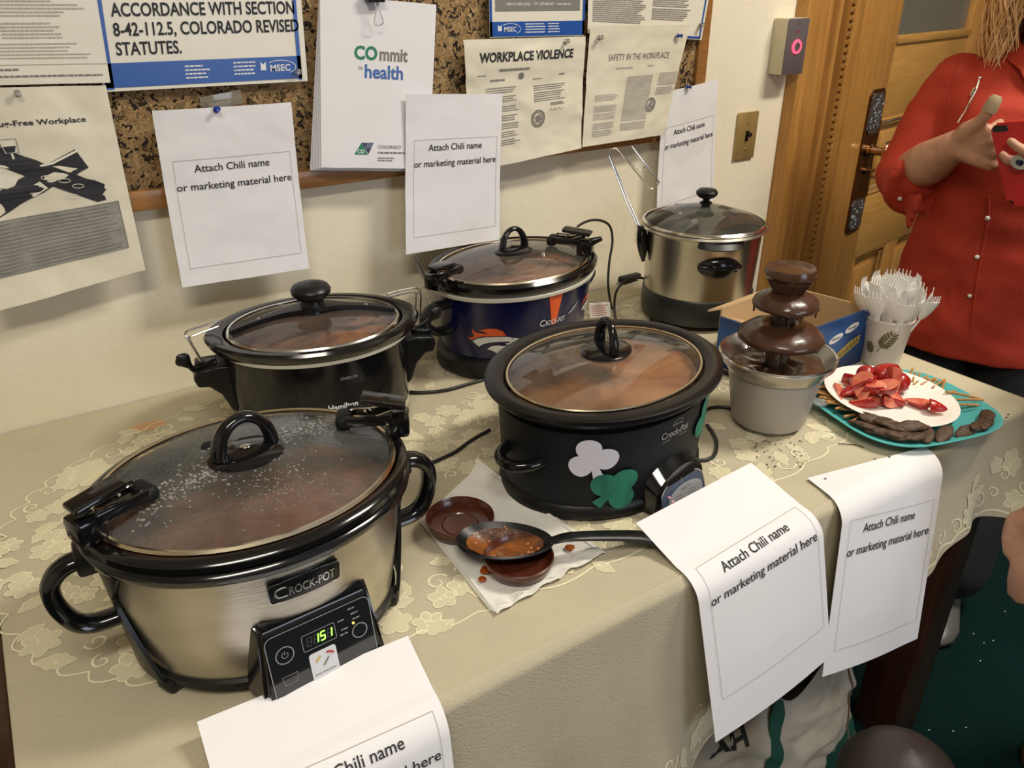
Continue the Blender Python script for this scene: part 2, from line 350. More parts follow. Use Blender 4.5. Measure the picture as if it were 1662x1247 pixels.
# lock plate, knob
M_bronze = mat('aged bronze', (.17, .08, .035), .3, .9, noise_amt=.4, nscale=25)
M_silver = mat('tarnished silver relief', (.33, .34, .36), .35, .9, bump=1, bscale=160, noise_amt=.4, nscale=90)
T_ = Matrix.Rotation(PI/2, 3, 'X')
def plateshape(w_, h_, c_):
    return [(-w_+c_, -h_), (w_-c_, -h_), (w_, -h_+c_), (w_, h_-c_), (w_-c_, h_), (-w_+c_, h_), (-w_, h_-c_), (-w_, -h_+c_)]
lp = G(); lp.prism(plateshape(.046, .205, .016), -.006, .0, lambda v: Vector((v.x+.523-.0*v.y, v.z, v.y+.905)));
lpo = lab(lp.make('lock_plate', M_bronze, dr, False), 'tall aged bronze lock plate with silver relief ends')
for cz, hh in ((1.045, .055), (.755, .045)):
    g = G(); g.prism(plateshape(.040, hh, .014), -.0085, -.005, lambda v: Vector((v.x+.523, v.z, v.y+cz)))
    for i in range(26):
        a = R_.uniform(0, 6.28); x, z = R_.uniform(-.028, .028), R_.uniform(-hh+.012, hh-.012)
        g.tube([Vector((.523+x+.008*cos(a+k*.8)*(1-k*.12), -.009, cz+z+.008*sin(a+k*.8)*(1-k*.12))) for k in range(6)], .0013, 5)
    g.make('relief_panel', M_silver, lpo)
M_knob = mat('worn brass knob', (.55, .35, .2), .18, 1)
g = G(); g.oval([(.018, 0), (.018, .012), (.012, .016), (.011, .045), (.02, .05), (.032, .056), (.034, .064), (.031, .07), (.026, .069), (.022, .074), (.012, .072), (.001, .073)], 0, seg=32, c=(.512, -.006, .945), T=T_, capt=True)
g.make('door_knob', M_knob, dr)
g = G(); g.oval([(.011, 0), (.011, .008), (.006, .012), (.001, .012)], 0, seg=20, c=(.525, -.006, .885), T=T_, capt=True); g.rbox((.538, -.022, .885), (.026, .01, .01), .003); g.make('thumb_turn', M_knob, dr)
# window in the wall behind the camera
wn = bpy.data.objects.new('window_1', None); COL.objects.link(wn); wn.location = (.9, -4.39, 1.6); struct(wn)
for c_, s_ in (((0, 0, .70), (1.7, .05, .07)), ((0, 0, -.70), (1.7, .05, .07)), ((.82, 0, 0), (.07, .05, 1.35)), ((-.82, 0, 0), (.07, .05, 1.35)), ((0, 0, 0), (1.6, .04, .04))): g = G(); g.rbox(c_, s_, .004); g.make('frame_bar', M_oak, wn)
g = G(); g.box((0, -.005, 0), (1.6, .01, 1.35)); g.make('pane', mat('daylit pane', (.8, .85, .9), .3, emit=(.75, .85, 1), estr=1.5), wn, False)
# ceiling fixtures (out of frame)
M_tube = mat('lit diffuser', (1, .95, .85), .5, emit=(1, .88, .7), estr=6)
for i, (x, y, l) in enumerate(((1.45, -1.3, .9), (-.9, -1.9, 1.2))):
    t = thing('ceiling_light', ['ceiling light nearer the door', 'ceiling light behind the camera'][i], 'lamp', (x, y, 2.9))
    g = G(); g.rbox((0, 0, -.012), (l+.06, .3, .02), .004); g.make('housing', M_white, t)
    g = G(); g.rbox((0, 0, -.026), (l, .25, .006), .002); g.make('diffuser', M_tube, t)
# ------------------------------------------------------------------ table, cloth
TZ = .76; XL, XR, YF = -.611, .838, -.826
tb = thing('wooden_table', 'long dark walnut table under the lace tablecloth', 'table', (.11, -.41, 0))
g = G(); g.rbox((0, 0, .735), (1.42, .79, .035), .004); g.make('tabletop', M_dark, tb)
g = G()
for x, y, sx, sy in ((0, -.36, 1.3, .022), (0, .36, 1.3, .022), (-.67, 0, .022, .70), (.67, 0, .022, .70)): g.rbox((x, y, .665), (sx, sy, .11), .003)
g.make('apron', M_dark, tb)
for sx in (-1, 1):
    for sy in (-1, 1):
        g = G(); g.rbox((sx*.665, sy*.355, .36), (.095, .085, .72), .006); g.make('leg', M_dark, tb)
hemx = [(-.70, .40), (-.3, .41), (-.1, .42), (.09, .44), (.16, .50), (.29, .548), (.38, .52), (.5, .56), (.64, .60), (.84, .59), (.95, .58)]
def hem(x):
    for (a, p), (b_, q) in zip(hemx, hemx[1:]):
        if x <= b_: return p+(q-p)*max(0, (x-a))/(b_-a)
    return .58
def clothpt(side, s, t):
    """side F front / L left / R right ; t 0 at edge .. 1 hem ; s position along"""
    if side == 'F':
        x = XL+(XR-XL)*s; h = TZ-hem(x); z = TZ-h*t
        fl = .004+.022*t+.018*t*sin(x*23+1)*t+.008*t*sin(x*51)+(.05*t*max(0, (x-.62)/.22)); r = .010*(1-max(0, 1-t*h/.012)**2)**.5 if t*h < .012 else .010
        return Vector((x+.03*t*max(0, (s-.95)/.05), YF+.010-r-fl*t, z))
    y = YF+(0-YF)*s; h = TZ-(.59 if side == 'R' else .42); z = TZ-h*t; k = 1 if side == 'R' else -1
    fl = (.02*t+.014*t*sin(y*25))*(1 if side == 'R' else .15); r = .010
    X = XR if side == 'R' else XL
    return Vector((X+k*(fl*t+(0 if t == 0 else .0)), y-(.05*t*max(0, 1-s*8) if side == 'R' else .0), z))
g = G()
def topz(x, y): return TZ+.0012*noise.noise(Vector((x*7, y*7, 0)))+.0009*math.exp(-((y+.745-.02*x)/.006)**2)+.0007*math.exp(-((x-.25)/.005)**2)
g.grid(150, 90, lambda u, v: Vector((XL+(XR-XL)*u, YF+.01+(-.004-YF-.01)*v, topz(XL+(XR-XL)*u, YF+(0-YF)*v) if .01 < u < .99 and .02 < v < .98 else TZ-.001)))
g.grid(150, 40, lambda u, v: clothpt('F', u, v))
g.grid(60, 14, lambda u, v: clothpt('R', u, v)); g.grid(60, 14, lambda u, v: clothpt('L', u, v))
cl = tag(g.make('tablecloth', M_cloth, fix=False, ang=80), 'beige tablecloth with cream floral lace spread over the long table', 'tablecloth')
# lace: flowers, leaves, scrolls in outline and filling
line, fill = G(), G(); rl = random.Random(3)
def smooth_loop(fn, n): return [fn(2*PI*i/n) for i in range(n)]
def flower(cx, cy, r, k, a0, f):
    def P(t): q = r*(.62+.38*abs(cos(k*t/2))); return (cx+q*cos(t+a0), cy+q*sin(t+a0))
    L = smooth_loop(P, k*7); line.ribbon(L, .0016, f, True)
    n = len(L); fill.add([f(cx, cy)]+[f(*p) for p in L], [(0, i+1, (i+1) % n+1) for i in range(n)])
    line.ribbon([(cx+r*.22*cos(t), cy+r*.22*sin(t)) for t in [i*PI/4 for i in range(8)]], .0016, f, True)
    for j in range(k):
        t = a0+2*PI*(j+.5)/k; line.ribbon([(cx+q*cos(t), cy+q*sin(t)) for q in (r*.3, r*.45, r*.6)], .0010, f)
def leaf(cx, cy, l, a, f):
    L = []
    for i in range(16):
        t = i/15; L.append((t*l, .26*l*sin(PI*t)*(1+.15*sin(t*22))))
    L += [(x, -y) for x, y in L[::-1][1:-1]]
    L = [(cx+x*cos(a)-y*sin(a), cy+x*sin(a)+y*cos(a)) for x, y in L]; line.ribbon(L, .0014, f, True)
    n = len(L); m_ = (cx+l*.5*cos(a), cy+l*.5*sin(a)); fill.add([f(*m_)]+[f(*p) for p in L], [(0, i+1, (i+1) % n+1) for i in range(n)])
    line.ribbon([(cx+l*.1*cos(a), cy+l*.1*sin(a)), m_, (cx+l*.95*cos(a), cy+l*.95*sin(a))], .0010, f)
def scroll(cx, cy, r, a, s, f):
    L = [(cx+r*(1-i/26)*cos(a+s*i*.33), cy+r*(1-i/26)*sin(a+s*i*.33)) for i in range(22)]; line.ribbon(L, .0018, f)
    line.ribbon([(x+r*.12, y) for x, y in L[:14]], .0010, f)
ftop = lambda x, y: Vector((x, y, topz(x, y)+.0007))
occ = []
def place(x, y, f, big=1, dmin=.0245):
    if any((x-a)**2+(y-b_)**2 < (dmin*(r+big)/2)**2 for a, b_, r in occ): return
    occ.append((x, y, big)); q = rl.random()
    if q < .45: flower(x, y, rl.uniform(.014, .022)*big, rl.choice((5, 6, 7)), rl.uniform(0, 6), f)
    elif q < .75: leaf(x, y, rl.uniform(.026, .04)*big, rl.uniform(0, 6), f)
    else: scroll(x, y, rl.uniform(.010, .016)*big, rl.uniform(0, 6), rl.choice((-1, 1)), f)
for i in range(9000):
    x, y = rl.uniform(XL+.01, XR-.02), rl.uniform(YF+.05, -.02)
    e = (abs((x-.10)/.70)**2.6+abs((y+.40)/.345)**2.6); wav = .07*sin(x*22)*cos(y*25)
    if .52+wav < e < 1.0+wav*.6 or e < .05 or (.2 < e < .34 and noise.noise(Vector((x*6, y*6, 3))) > -.1): place(x, y, ftop)
for k in range(64):
    t0 = 2*PI*k/64
    def S(t):
        q = 1+.02*abs(sin(32*t)); return (.10+.705*q*math.copysign(abs(cos(t))**(2/2.6), cos(t)), -.40+.35*q*math.copysign(abs(sin(t))**(2/2.6), sin(t)))
    line.ribbon([S(t0+2*PI/64*j/6) for j in range(7)], .0020, ftop)
ffront = lambda x, d: clothpt('F', (x-XL)/(XR-XL), min(1, max(0, 1-d/(TZ-hem(x)))))+Vector((0, -.0012, 0))
occ = []
for i in range(3000):
    x, d = rl.uniform(XL+.02, XR-.02), rl.uniform(.018, .11)
    if d < .065+.03*sin(x*19): place(x, d, ffront)
line.ribbon([(XL+.01+i*.004, .006+.006*abs(sin(i*.26))) for i in range(358)], .003, ffront)
stuff(line.make('lace_outline', M_lace, cl, False, fix=False)); stuff(fill.make('lace_filling', M_lacef, cl, False, fix=False))
P = atz(240, 692, TZ); g = G(); g.oval([(0, 0), (-.012, 0), (-.0279, 0)], .028, .016, 24); g.v = [(P.x+x*(1+.3*noise.noise(Vector((x*90, y*90, 1)))), P.y+y, topz(P.x+x, P.y+y)+.0004) for x, y, z in g.v]; g.make('orange_stain', mat('orange stain', (.62, .36, .18), .9), cl, False, fix=False)
# ------------------------------------------------------------------ cork board
BY = -.022
bd = thing('cork_board', 'cork board in a thin orange-brown wooden frame on the wall', 'notice board', (0, 0, 1.5))
def L0(v): return Vector(v)-Vector((0, 0, 1.5))
bx0, bx1, bz0, bz1 = -1.25, .842, 1.072, 1.95
g = G(); g.rbox(L0(((bx0+bx1)/2, -.008, (bz0+bz1)/2)), (bx1-bx0-.02, .014, bz1-bz0-.02), .001); g.make('cork_sheet', M_cork, bd)
for c_, s_ in ((((bx0+bx1)/2, -.012, bz0+.015), (bx1-bx0, .022, .030)), (((bx0+bx1)/2, -.012, bz1-.015), (bx1-bx0, .022, .030)), ((bx1-.016, -.012, (bz0+bz1)/2), (.030, .0222, bz1-bz0-.058)), ((bx0+.016, -.012, (bz0+bz1)/2), (.030, .0222, bz1-bz0-.058))):
    g = G(); g.rbox(L0(c_), s_, .003); g.make('frame_rail', M_frame, bd)
# ------------------------------------------------------------------ papers on the wall
def wallsheet(name, label, corners, y, m=M_paper, curl=0, wrinkle=0, cat='sheet', yb=None, group=None):
    """corners TL TR BR BL as (x,z); returns object + map(u,v)->point"""
    TL, TR, BR, BL = [Vector((a, 0, c)) for a, c in corners]; yb = y if yb is None else yb
    W = ((TR-TL).length+(BR-BL).length)/2; H = ((TL-BL).length+(TR-BR).length)/2; sd = hash(label) % 7 if False else len(label)*1.7
    def f(u, v, off=0):
        p = (TL*(1-u)+TR*u)*(1-v)+(BL*(1-u)+BR*u)*v
        yy = y+(yb-y)*v-curl*(v**3)-curl*.5*(u*(1-u))*4*(1-v)-wrinkle*noise.noise(Vector((u*3+sd, v*4, sd)))-wrinkle*.4*noise.noise(Vector((u*9+sd, v*11, sd)))
        return Vector((p.x, yy-off, p.z))
    g = G(); g.grid(44, 56, lambda u, v: f(u, v)); o = g.make(name, m, smooth=True, solid=.0006, fix=False); tag(o, label, cat, group)
    T = lambda x, y_: f(.5+x/W, -y_/H, .0011)      # x from centre, y_ down negative metres
    return o, T, W, H, f
def rectline(g, f, x0, y0, x1, y1, w_=.0007, n=14):
    for a, b_ in (((x0, y0), (x1, y0)), ((x1, y0), (x1, y1)), ((x1, y1), (x0, y1)), ((x0, y1), (x0, y0))):
        g.ribbon([(a[0]+(b_[0]-a[0])*i/n, a[1]+(b_[1]-a[1])*i/n) for i in range(n+1)], w_, f)
def rectfill(g, f, x0, y0, x1, y1, n=8):
    g.grid(n, n, lambda u, v: f(x0+(x1-x0)*u, y0+(y1-y0)*v))
def greek(g, f, x0, x1, y, h=.0016, rng=None, ragged=.2, just=False):
    rng = rng or R_; x = x0; xe = x1-(0 if just else rng.random()*ragged*(x1-x0))
    while x < xe:
        w_ = rng.uniform(.002, .008)*h/.0016*.8; w2 = min(w_, xe-x)
        g.add([f(x, y), f(x+w2, y), f(x+w2, y+h), f(x, y+h)], [(0, 1, 2, 3)]); x += w_+h*.5
def para(g, f, x0, x1, y0, y1, lh=.004, h=.0018, **k):
    y = y0
    while y > y1: greek(g, f, x0, x1, y, h, **k); y -= lh
def chili_print(o, T, W, H):
    g = G(); rectline(g, T, -.42*W, -.275*H, .45*W, -.895*H, .0006)
    ln = g.make('border_line', M_inkl, o, False, fix=False)
    g = G(); g.text('Attach Chili name', T, size=.0165*H/.279, width=.56*W, y=-.345*H, bold=.008); g.text('or marketing material here', T, size=.0165*H/.279, width=.86*W, y=-.445*H, bold=.008, x=.012*W)
    g.make('printed_words', M_ink, o, False, fix=False)
o, T, W, H, f = wallsheet('paper_sign', 'white chili name sign pinned under the blue-edged poster at far left of the wall', [(-.283, 1.215), (-.079, 1.212), (-.087, .947), (-.292, .954)], -.040, curl=.012, wrinkle=.002, cat='sign', group='chili name signs'); chili_print(o, T, W, H); s1f = f
o, T, W, H, f = wallsheet('paper_sign', 'white chili name sign on the wall above the dark blue slow cooker', [(.114, 1.212), (.303, 1.200), (.290, .936), (.090, .942)], -.052, curl=.006, wrinkle=.0015, cat='sign', group='chili name signs'); chili_print(o, T, W, H)
o, T, W, H, f = wallsheet('paper_sign', 'white chili name sign behind the round steel cooker, beside the light switch', [(.712, 1.173), (.871, 1.190), (.890, .925), (.715, .905)], -.030, curl=.008, wrinkle=.002, cat='sign', group='chili name signs'); chili_print(o, T, W, H)
# far left notice (upper)
o, T, W, H, f = wallsheet('notice_sheet', 'cream notice of small grey print at top left corner', [(-.60, 1.44), (-.318, 1.44), (-.328, 1.255), (-.60, 1.265)], -.034, M_cream2, cat='notice', wrinkle=.001)
g = G()
for y0, y1 in ((-.01, -.03), (-.036, -.05), (-.056, -.072), (-.078, -.10)): para(g, T, -.10, .125, y0, y1, .0042, .0016)
para(g, T, .02, .09, -.108, -.125, .0042, .0018); para(g, T, -.06, .0, -.108, -.125, .0042, .0018); para(g, T, -.05, .12, -.132, -.15, .0042, .0014)
g.ribbon([(-.13+.27*i/10, -.156) for i in range(11)], .0007, T); g.make('printed_lines', M_inkl, o, False, fix=False)
g = G(); greek(g, T, -.09, .03, -.163, .0024, just=True); greek(g, T, -.10, .13, -.171, .0022, just=True); g.make('footer_print', M_inkg, o, False, fix=False)
g = G(); g.ribbon([(-.075+.028*cos(t), -.105+.028*sin(t)) for t in [i*PI/14 for i in range(28)]], .0008, T, True); g.ribbon([(-.075+.022*cos(t), -.105+.022*sin(t)) for t in [i*PI/14 for i in range(28)]], .0006, T, True); g.make('round_stamp', M_inkl, o, False, fix=False)
# drug-free notice
o, T, W, H, f = wallsheet('notice_sheet', 'crinkled cream notice with a crossed black brush drawing, left edge of the wall', [(-.556, 1.262), (-.335, 1.252), (-.338, .990), (-.548, .965)], -.036, M_cream, cat='notice', wrinkle=.004, curl=.01)
g = G(); g.text('Colorado A Drug-Free Workplace', T, size=.0098, width=.185, x=-.018, y=-.048, bold=.02); g.make('printed_title', M_ink, o, False, fix=False)
g = G()
def stroke(x0, y0, x1, y1, w0, w1, jag=.004):
    n = 14; L = []; dx, dy = x1-x0, y1-y0; l = math.hypot(dx, dy); nx, ny = -dy/l, dx/l
    up_ = [(x0+dx*i/n+nx*(w0+(w1-w0)*i/n)/2, y0+dy*i/n+ny*((w0+(w1-w0)*i/n)/2+R_.uniform(-.0012, .0012))) for i in range(n+1)]
    dn = [(x0+dx*i/n-nx*(w0+(w1-w0)*i/n)/2, y0+dy*i/n-ny*(w0+(w1-w0)*i/n)/2) for i in range(n+1)]
    endj = [(x1+dx/l*R_.uniform(0, .016)+nx*(w1/2-w1*k/6), y1+dy/l*(R_.uniform(0, .016) if k % 2 else 0)+ny*(w1/2-w1*k/6)) for k in range(1, 6)]
    g.polymap(up_+endj+dn[::-1], T, 0)
stroke(-.08, -.06, .072, -.150, .022, .028); stroke(.058, -.098, -.088, -.158, .030, .026)
g.make('crossed_brush_strokes', M_ink, o, False, fix=False)
Tb = lambda x, y: T(x, y)+Vector((0, -.0006, 0))
g = G(); line_ = [(-.085, -.084), (-.05, -.094), (-.015, -.104), (.02, -.1), (.055, -.086)]; g.ribbon(line_, .003, Tb)
g.polymap([(-.055, -.105), (-.022, -.113), (-.034, -.128), (-.062, -.12)], Tb, 1); g.polymap([(-.02, -.13), (.0, -.122), (.008, -.132), (-.012, -.142)], Tb, 1)
g.polymap([(-.033, -.066), (-.014, -.066), (-.018, -.082), (-.03, -.082)], Tb, 1); g.ribbon([(-.023, -.082), (-.022, -.096)], .0025, Tb)
for x, y in ((.03, -.125), (.045, -.135), (.01, -.118), (.035, -.148)): g.ribbon([(x+.007*cos(t)-.002*sin(t), y+.003*sin(t)) for t in [i*PI/6 for i in range(12)]], .0008, Tb, True)
g.make('bottle_and_pill_drawing', M_cream2, o, False, fix=False)
g = G(); Td = lambda x, y: T(x, y)+Vector((0, -.0009, 0)); g.polymap([(-.031, -.073), (-.016, -.073), (-.019, -.081), (-.029, -.081)], Td, 0); rectline(g, Td, -.033, -.064, -.014, -.082, .0006, 2); g.make('wine_glass_drawing', M_ink, o, False, fix=False)
g = G(); rectfill(g, T, -.105, -.166, .092, -.238); go = g.make('grey_panel', M_greyp, o, False, fix=False)
g = G(); para(g, Tb, -.10, .088, -.172, -.235, .0052, .0014, ragged=.1); rectline(g, Tb, -.105, -.166, .092, -.238, .0008); g.make('panel_print', M_inkg, o, False, fix=False)
# blue poster
o, T, W, H, f = wallsheet('poster', 'white poster with blue border quoting a revised statute', [(-.326, 1.430), (-.038, 1.430), (-.045, 1.240), (-.339, 1.243)], -.030, M_cream2, cat='poster')
g = G(); rectfill(g, T, -.142, -.001, -.131, -.186); rectfill(g, T, .131, -.001, .137, -.186); rectfill(g, T, -.142, -.152, .137, -.184); g.make('blue_border', M_blue, o, False, fix=False)
g = G()
for i, s_ in enumerate(('DISABILITY MAY BE RE-', 'DUCED BY ONE-HALF IN', 'ACCORDANCE WITH SECTION', '8-42-112.5, COLORADO REVISED', 'STATUTES.')):
    g.text(s_, T, size=.0235, x=-.122, y=-.044-.0235*i-(.001*i), align='LEFT', bold=.02, sx=.765)
g.make('printed_words', M_ink, o, False, fix=False)
M_whitep = mat('print white', (.75, .76, .78), .4)
g = G()
for i in range(4): greek(g, Tb_ := (lambda x, y, T=T: T(x, y)+Vector((0, -.0006, 0))), -.035, .0, -.161-.0052*i, .002, ragged=.3)
for i in range(4): greek(g, Tb_, .034, .068, -.159-.0052*i, .002, ragged=.2)
g.text('MSEC', Tb_, size=.013, x=.104, y=-.172, bold=.02)
g.polymap([(.074, -.170), (.082, -.170), (.082, -.158), (.078, -.162), (.074, -.158)], Tb_, 0)
g.ribbon([(.104+.024*cos(t), -.167+.010*sin(t)) for t in [-.9+i*.18 for i in range(19)]], .0009, Tb_); stuff(g.make('footer_print', M_whitep, o, False, fix=False))
# commit to health pad: stacked pages with binder clip
pad = thing('paper_pad', 'thick white pad of pages held by a black binder clip on the cork board', 'papers', (.06, -.03, 1.2))
def C0(v): return Vector(v)-Vector((.06, -.03, 1.2))
cc = [(-.012, 1.362), (.187, 1.345), (.150, 1.085), (-.046, 1.110)]
def padmap(u, v, off=0, sh=0):
    TL, TR, BR, BL = [Vector((a, 0, c)) for a, c in cc]; p = (TL*(1-u)+TR*u)*(1-v)+(BL*(1-u)+BR*u)*v
    return C0((p.x-sh*v, -.034-.016*v-off-.003*noise.noise(Vector((u*4, v*4, 5)))*v, p.z-sh*.4*v))
for k in range(5):
    g = G(); g.grid(14, 18, lambda u, v: padmap(u, v, -.0028*(4-k)*(.35+v), .0035*(4-k))); g.make('page', M_paper, pad, solid=.0008, fix=False)
pW, pH = .205, .262
PT = lambda x, y: padmap(.5+x/pW, -y/pH, .0009)
g = G(); g.text('CO', PT, size=.028, x=-.045, y=-.090, align='LEFT', bold=.035, width=.041); g.make('green_letters', M_green, pad, False, fix=False)
g = G(); g.text('mmit', PT, size=.028, x=.0, y=-.090, align='LEFT', bold=.03, width=.052); g.make('dark_letters', M_inkg, pad, False, fix=False); g = G(); g.text('to', PT, size=.010, x=-.038, y=-.106, align='LEFT'); g.make('small_word', M_inkg, pad, False, fix=False)
g = G(); g.text('health', PT, size=.029, x=-.026, y=-.118, align='LEFT', bold=.025, width=.070); g.make('blue_letters', M_bluep, pad, False, fix=False)
g = G(); g.polymap([(-.043, -.240), (-.018, -.240), (-.030, -.221)], PT, 1); g.make('green_triangle', M_green, pad, False, fix=False)
g = G(); g.polymap([(-.030, -.221), (-.008, -.220), (-.017, -.239)], PT, 1); g.make('navy_triangle', M_navy, pad, False, fix=False)
g = G(); PT2 = lambda x, y: PT(x, y)+Vector((0, -.0006, 0)); g.text('CO', PT2, size=.0085, x=-.031, y=-.238, bold=.03); g.make('logo_letters', M_whitep, pad, False, fix=False)
g = G(); g.text('COLORADO', PT, size=.0075, x=.0, y=-.229, align='LEFT', bold=.01, sx=1.05); greek(g, PT, 0, .055, -.2375, .0028, just=True); greek(g, PT, 0, .034, -.246, .002); greek(g, PT, 0, .03, -.250, .002); g.make('logo_print', M_inkg, pad, False, fix=False)
def binder(par, P, s=1):
    g = G(); g.prism([(-.014*s, 0), (.014*s, 0), (.016*s, .014*s), (-.016*s, .014*s)], -.010, .002, lambda v: P+Vector((v.x, v.z, v.y))); g.make('clip_body', M_black, par, False)
    g = G(); g.tube([P+Vector(p) for p in bez([(-.004, -.011, .0), (-.003, -.012, -.012), (-.0075, -.012, -.026), (-.006, -.012, -.031), (0, -.012, -.033), (.006, -.012, -.031), (.0075, -.012, -.026), (.003, -.012, -.012), (.004, -.011, .0)], 5)], .0009, 6); g.make('clip_wire', M_wire, par)
binder(pad, C0((.0735, -.040, 1.350)))
# workplace violence, safety
o, T, W, H, f = wallsheet('notice_sheet', 'creased cream notice about workplace violence with a round seal', [(.235, 1.290), (.500, 1.287), (.492, 1.085), (.245, 1.068)], -.036, M_cream, cat='notice', wrinkle=.004, curl=.008)
g = G(); g.text('WORKPLACE VIOLENCE', T, size=.021, width=.20, x=.0, y=-.036, bold=.035, shear=.12); g.make('printed_title', M_ink, o, False, fix=False)
g = G(); greek(g, T, -.06, .0, -.052, .0035, just=True); greek(g, T, -.105, -.085, -.058, .0015); greek(g, T, -.08, -.045, -.068, .003); greek(g, T, .07, .085, -.066, .0025); greek(g, T, .01, .03, -.07, .0015)
for y0 in (-.08, -.095, -.112, -.128, -.142, -.156, -.17): para(g, T, -.09, -.02, y0, y0-.010, .0038, .0016)
for y0 in (-.083, -.095): para(g, T, .012, .085, y0, y0-.010, .0035, .0016)
para(g, T, .012, .085, -.106, -.112, .0035, .0016); para(g, T, .05, .085, -.116, -.122, .003, .002)
g.text('STATE OF COLORADO', T, size=.0062, x=-.03, y=-.0525); g.ribbon([(.048+.03*t, -.127+.002*sin(t*20)) for t in [i/14 for i in range(15)]], .0008, T); g.make('printed_lines', M_inkg, o, False, fix=False)
def seal(o, T, x, y, r):
    g = G()
    for k in (1, .92, .7): g.ribbon([(x+r*k*cos(t), y+r*k*sin(t)) for t in [i*PI/14 for i in range(28)]], .0014 if k == 1 else .0009, T, True)
    for i in range(30): a = i*PI/15; g.ribbon([(x+r*q*cos(a), y+r*q*sin(a)) for q in (.74, .9)], .0012, T)
    for i in range(40): a, q, t = R_.uniform(0, 6.3), R_.uniform(0, .6)*r, R_.uniform(0, 6.3); g.ribbon([(x+q*cos(a), y+q*sin(a)), (x+q*cos(a)+.004*cos(t), y+q*sin(a)+.004*sin(t))], .0016, T)
    g.make('round_seal', M_inkg, o, False, fix=False)
seal(o, T, .021, -.140, .0155); seal(o, T, -.016, -.062, .005)
o, T, W, H, f = wallsheet('notice_sheet', 'pale notice about safety in the workplace with grey text columns', [(.508, 1.305), (.765, 1.300), (.712, 1.090), (.497, 1.086)], -.038, M_cream, cat='notice', wrinkle=.003, curl=.004)
g = G(); g.text('SAFETY IN THE WORKPLACE', T, size=.0165, width=.150, x=.005, y=-.062); g.make('printed_title', M_inkg, o, False, fix=False)
g = G(); greek(g, T, -.05, .0, -.078, .0025); greek(g, T, .03, .05, -.076, .002)
for y0 in (-.125, -.145, -.16, -.178, -.192): para(g, T, -.095, -.035, y0, y0-.010, .0032, .0015)
para(g, T, -.018, .05, -.095, -.18, .0032, .0017, just=True); para(g, T, -.018, .05, -.184, -.2, .0032, .0017, just=True); para(g, T, .066, .118, -.092, -.115, .0032, .0017, just=True); para(g, T, .066, .118, -.12, -.135, .0032, .0015)
g.make('printed_lines', M_inkl, o, False, fix=False); seal(o, T, .058, -.152, .0135)
# upper right posters
o, T, W, H, f = wallsheet('poster', 'blue-edged poster with a dark grey phone number strip, above the violence notice', [(.291, 1.43), (.500, 1.43), (.500, 1.288), (.292, 1.291)], -.030, M_cream2, cat='poster')
g = G(); rectfill(g, T, -.104, -.002, -.099, -.139); rectfill(g, T, .099, -.002, .104, -.139); rectfill(g, T, -.104, -.115, .104, -.139); g.make('blue_border', M_blue, o, False, fix=False)
g = G(); rectfill(g, T, -.092, -.075, .092, -.098); rectfill(g, T, -.004, -.06, .03, -.073); rectfill(g, T, .05, -.05, .09, -.073); g.make('grey_strip', M_inkg, o, False, fix=False)
Tb_ = lambda x, y, T=T: T(x, y)+Vector((0, -.0006, 0))
g = G(); g.text('1-800-321-OSHA (6742)  -  TTY 1-877-889-5627  -  www.osha.gov', Tb_, size=.006, width=.14, x=0, y=-.089, bold=.02); g.text('MSEC', Tb_, size=.011, x=-.062, y=-.131, bold=.02); g.polymap([(-.088, -.130), (-.080, -.130), (-.080, -.120), (-.084, -.123), (-.088, -.120)], Tb_, 0)
g.ribbon([(-.062+.022*cos(t), -.127+.009*sin(t)) for t in [-.9+i*.18 for i in range(19)]], .0009, Tb_)
for i in range(4): greek(g, Tb_, -.03, .015, -.120-.0045*i, .0018); greek(g, Tb_, .02, .05, -.120-.0045*i, .0018)
stuff(g.make('footer_print', M_whitep, o, False, fix=False))
o, T, W, H, f = wallsheet('poster', 'cream poster of two text columns with a thin blue edge, at the board corner', [(.503, 1.43), (.826, 1.43), (.806, 1.270), (.506, 1.292)], -.033, M_cream2, cat='poster')
g = G(); para(g, T, -.145, -.01, -.066, -.128, .0036, .0018, ragged=.15); para(g, T, .005, .11, -.066, -.095, .0036, .0018); para(g, T, .005, .11, -.10, -.12, .0036, .0018)
greek(g, T, -.14, -.07, -.06, .003, just=True); greek(g, T, .01, .06, -.06, .003, just=True); g.make('printed_lines', M_inkg, o, False, fix=False)
g = G(); rectfill(g, T, .146, -.002, .150, -.148); rectfill(g, T, .09, -.144, .150, -.148); g.make('blue_edge', M_blue, o, False, fix=False)
# pins and tape
def pin(name, label, P, m, ang=(0, -.2)):
    t = thing(name, label, 'pin', P); Tm = Matrix.Rotation(PI/2+ang[1], 3, 'X') @ Matrix.Rotation(ang[0], 3, 'Y')
    g = G(); g.oval([(.0001, 0), (.0045, .0004), (.0048, .0015), (.0028, .003), (.0024, .007), (.0038, .009), (.0040, .0105), (.0001, .011)], 0, seg=16, T=Tm); g.make('pin_head', m, t)
    g = G(); g.tube([Tm @ Vector((0, 0, -.004)), Tm @ Vector((0, 0, .001))], .0005, 6); g.make('pin_point', M_wire, t)
M_pinb = mat('blue pin plastic', (.01, .03, .28), .25); M_pinc = glass_mat('clear pin plastic', (.9, .9, .88), .2)
pin('push_pin', 'blue push pin in the chili sign under the blue-edged poster', aty(351, 178, -.046), M_pinb)
pin('push_pin', 'blue push pin at top right of the workplace safety notice', aty(1099, 58, -.043), M_pinb, (.9, 0))
pin('push_pin', 'blue push pin in the chili sign beside the light switch', aty(1114, 141, -.036), M_pinb, (.7, 0))
pin('push_pin', 'clear push pin at top of the crossed brush notice', aty(28, 152, -.040), M_pinc)
pin('push_pin', 'clear push pin at the blue poster bottom right corner', aty(482, 118, -.034), M_pinc)
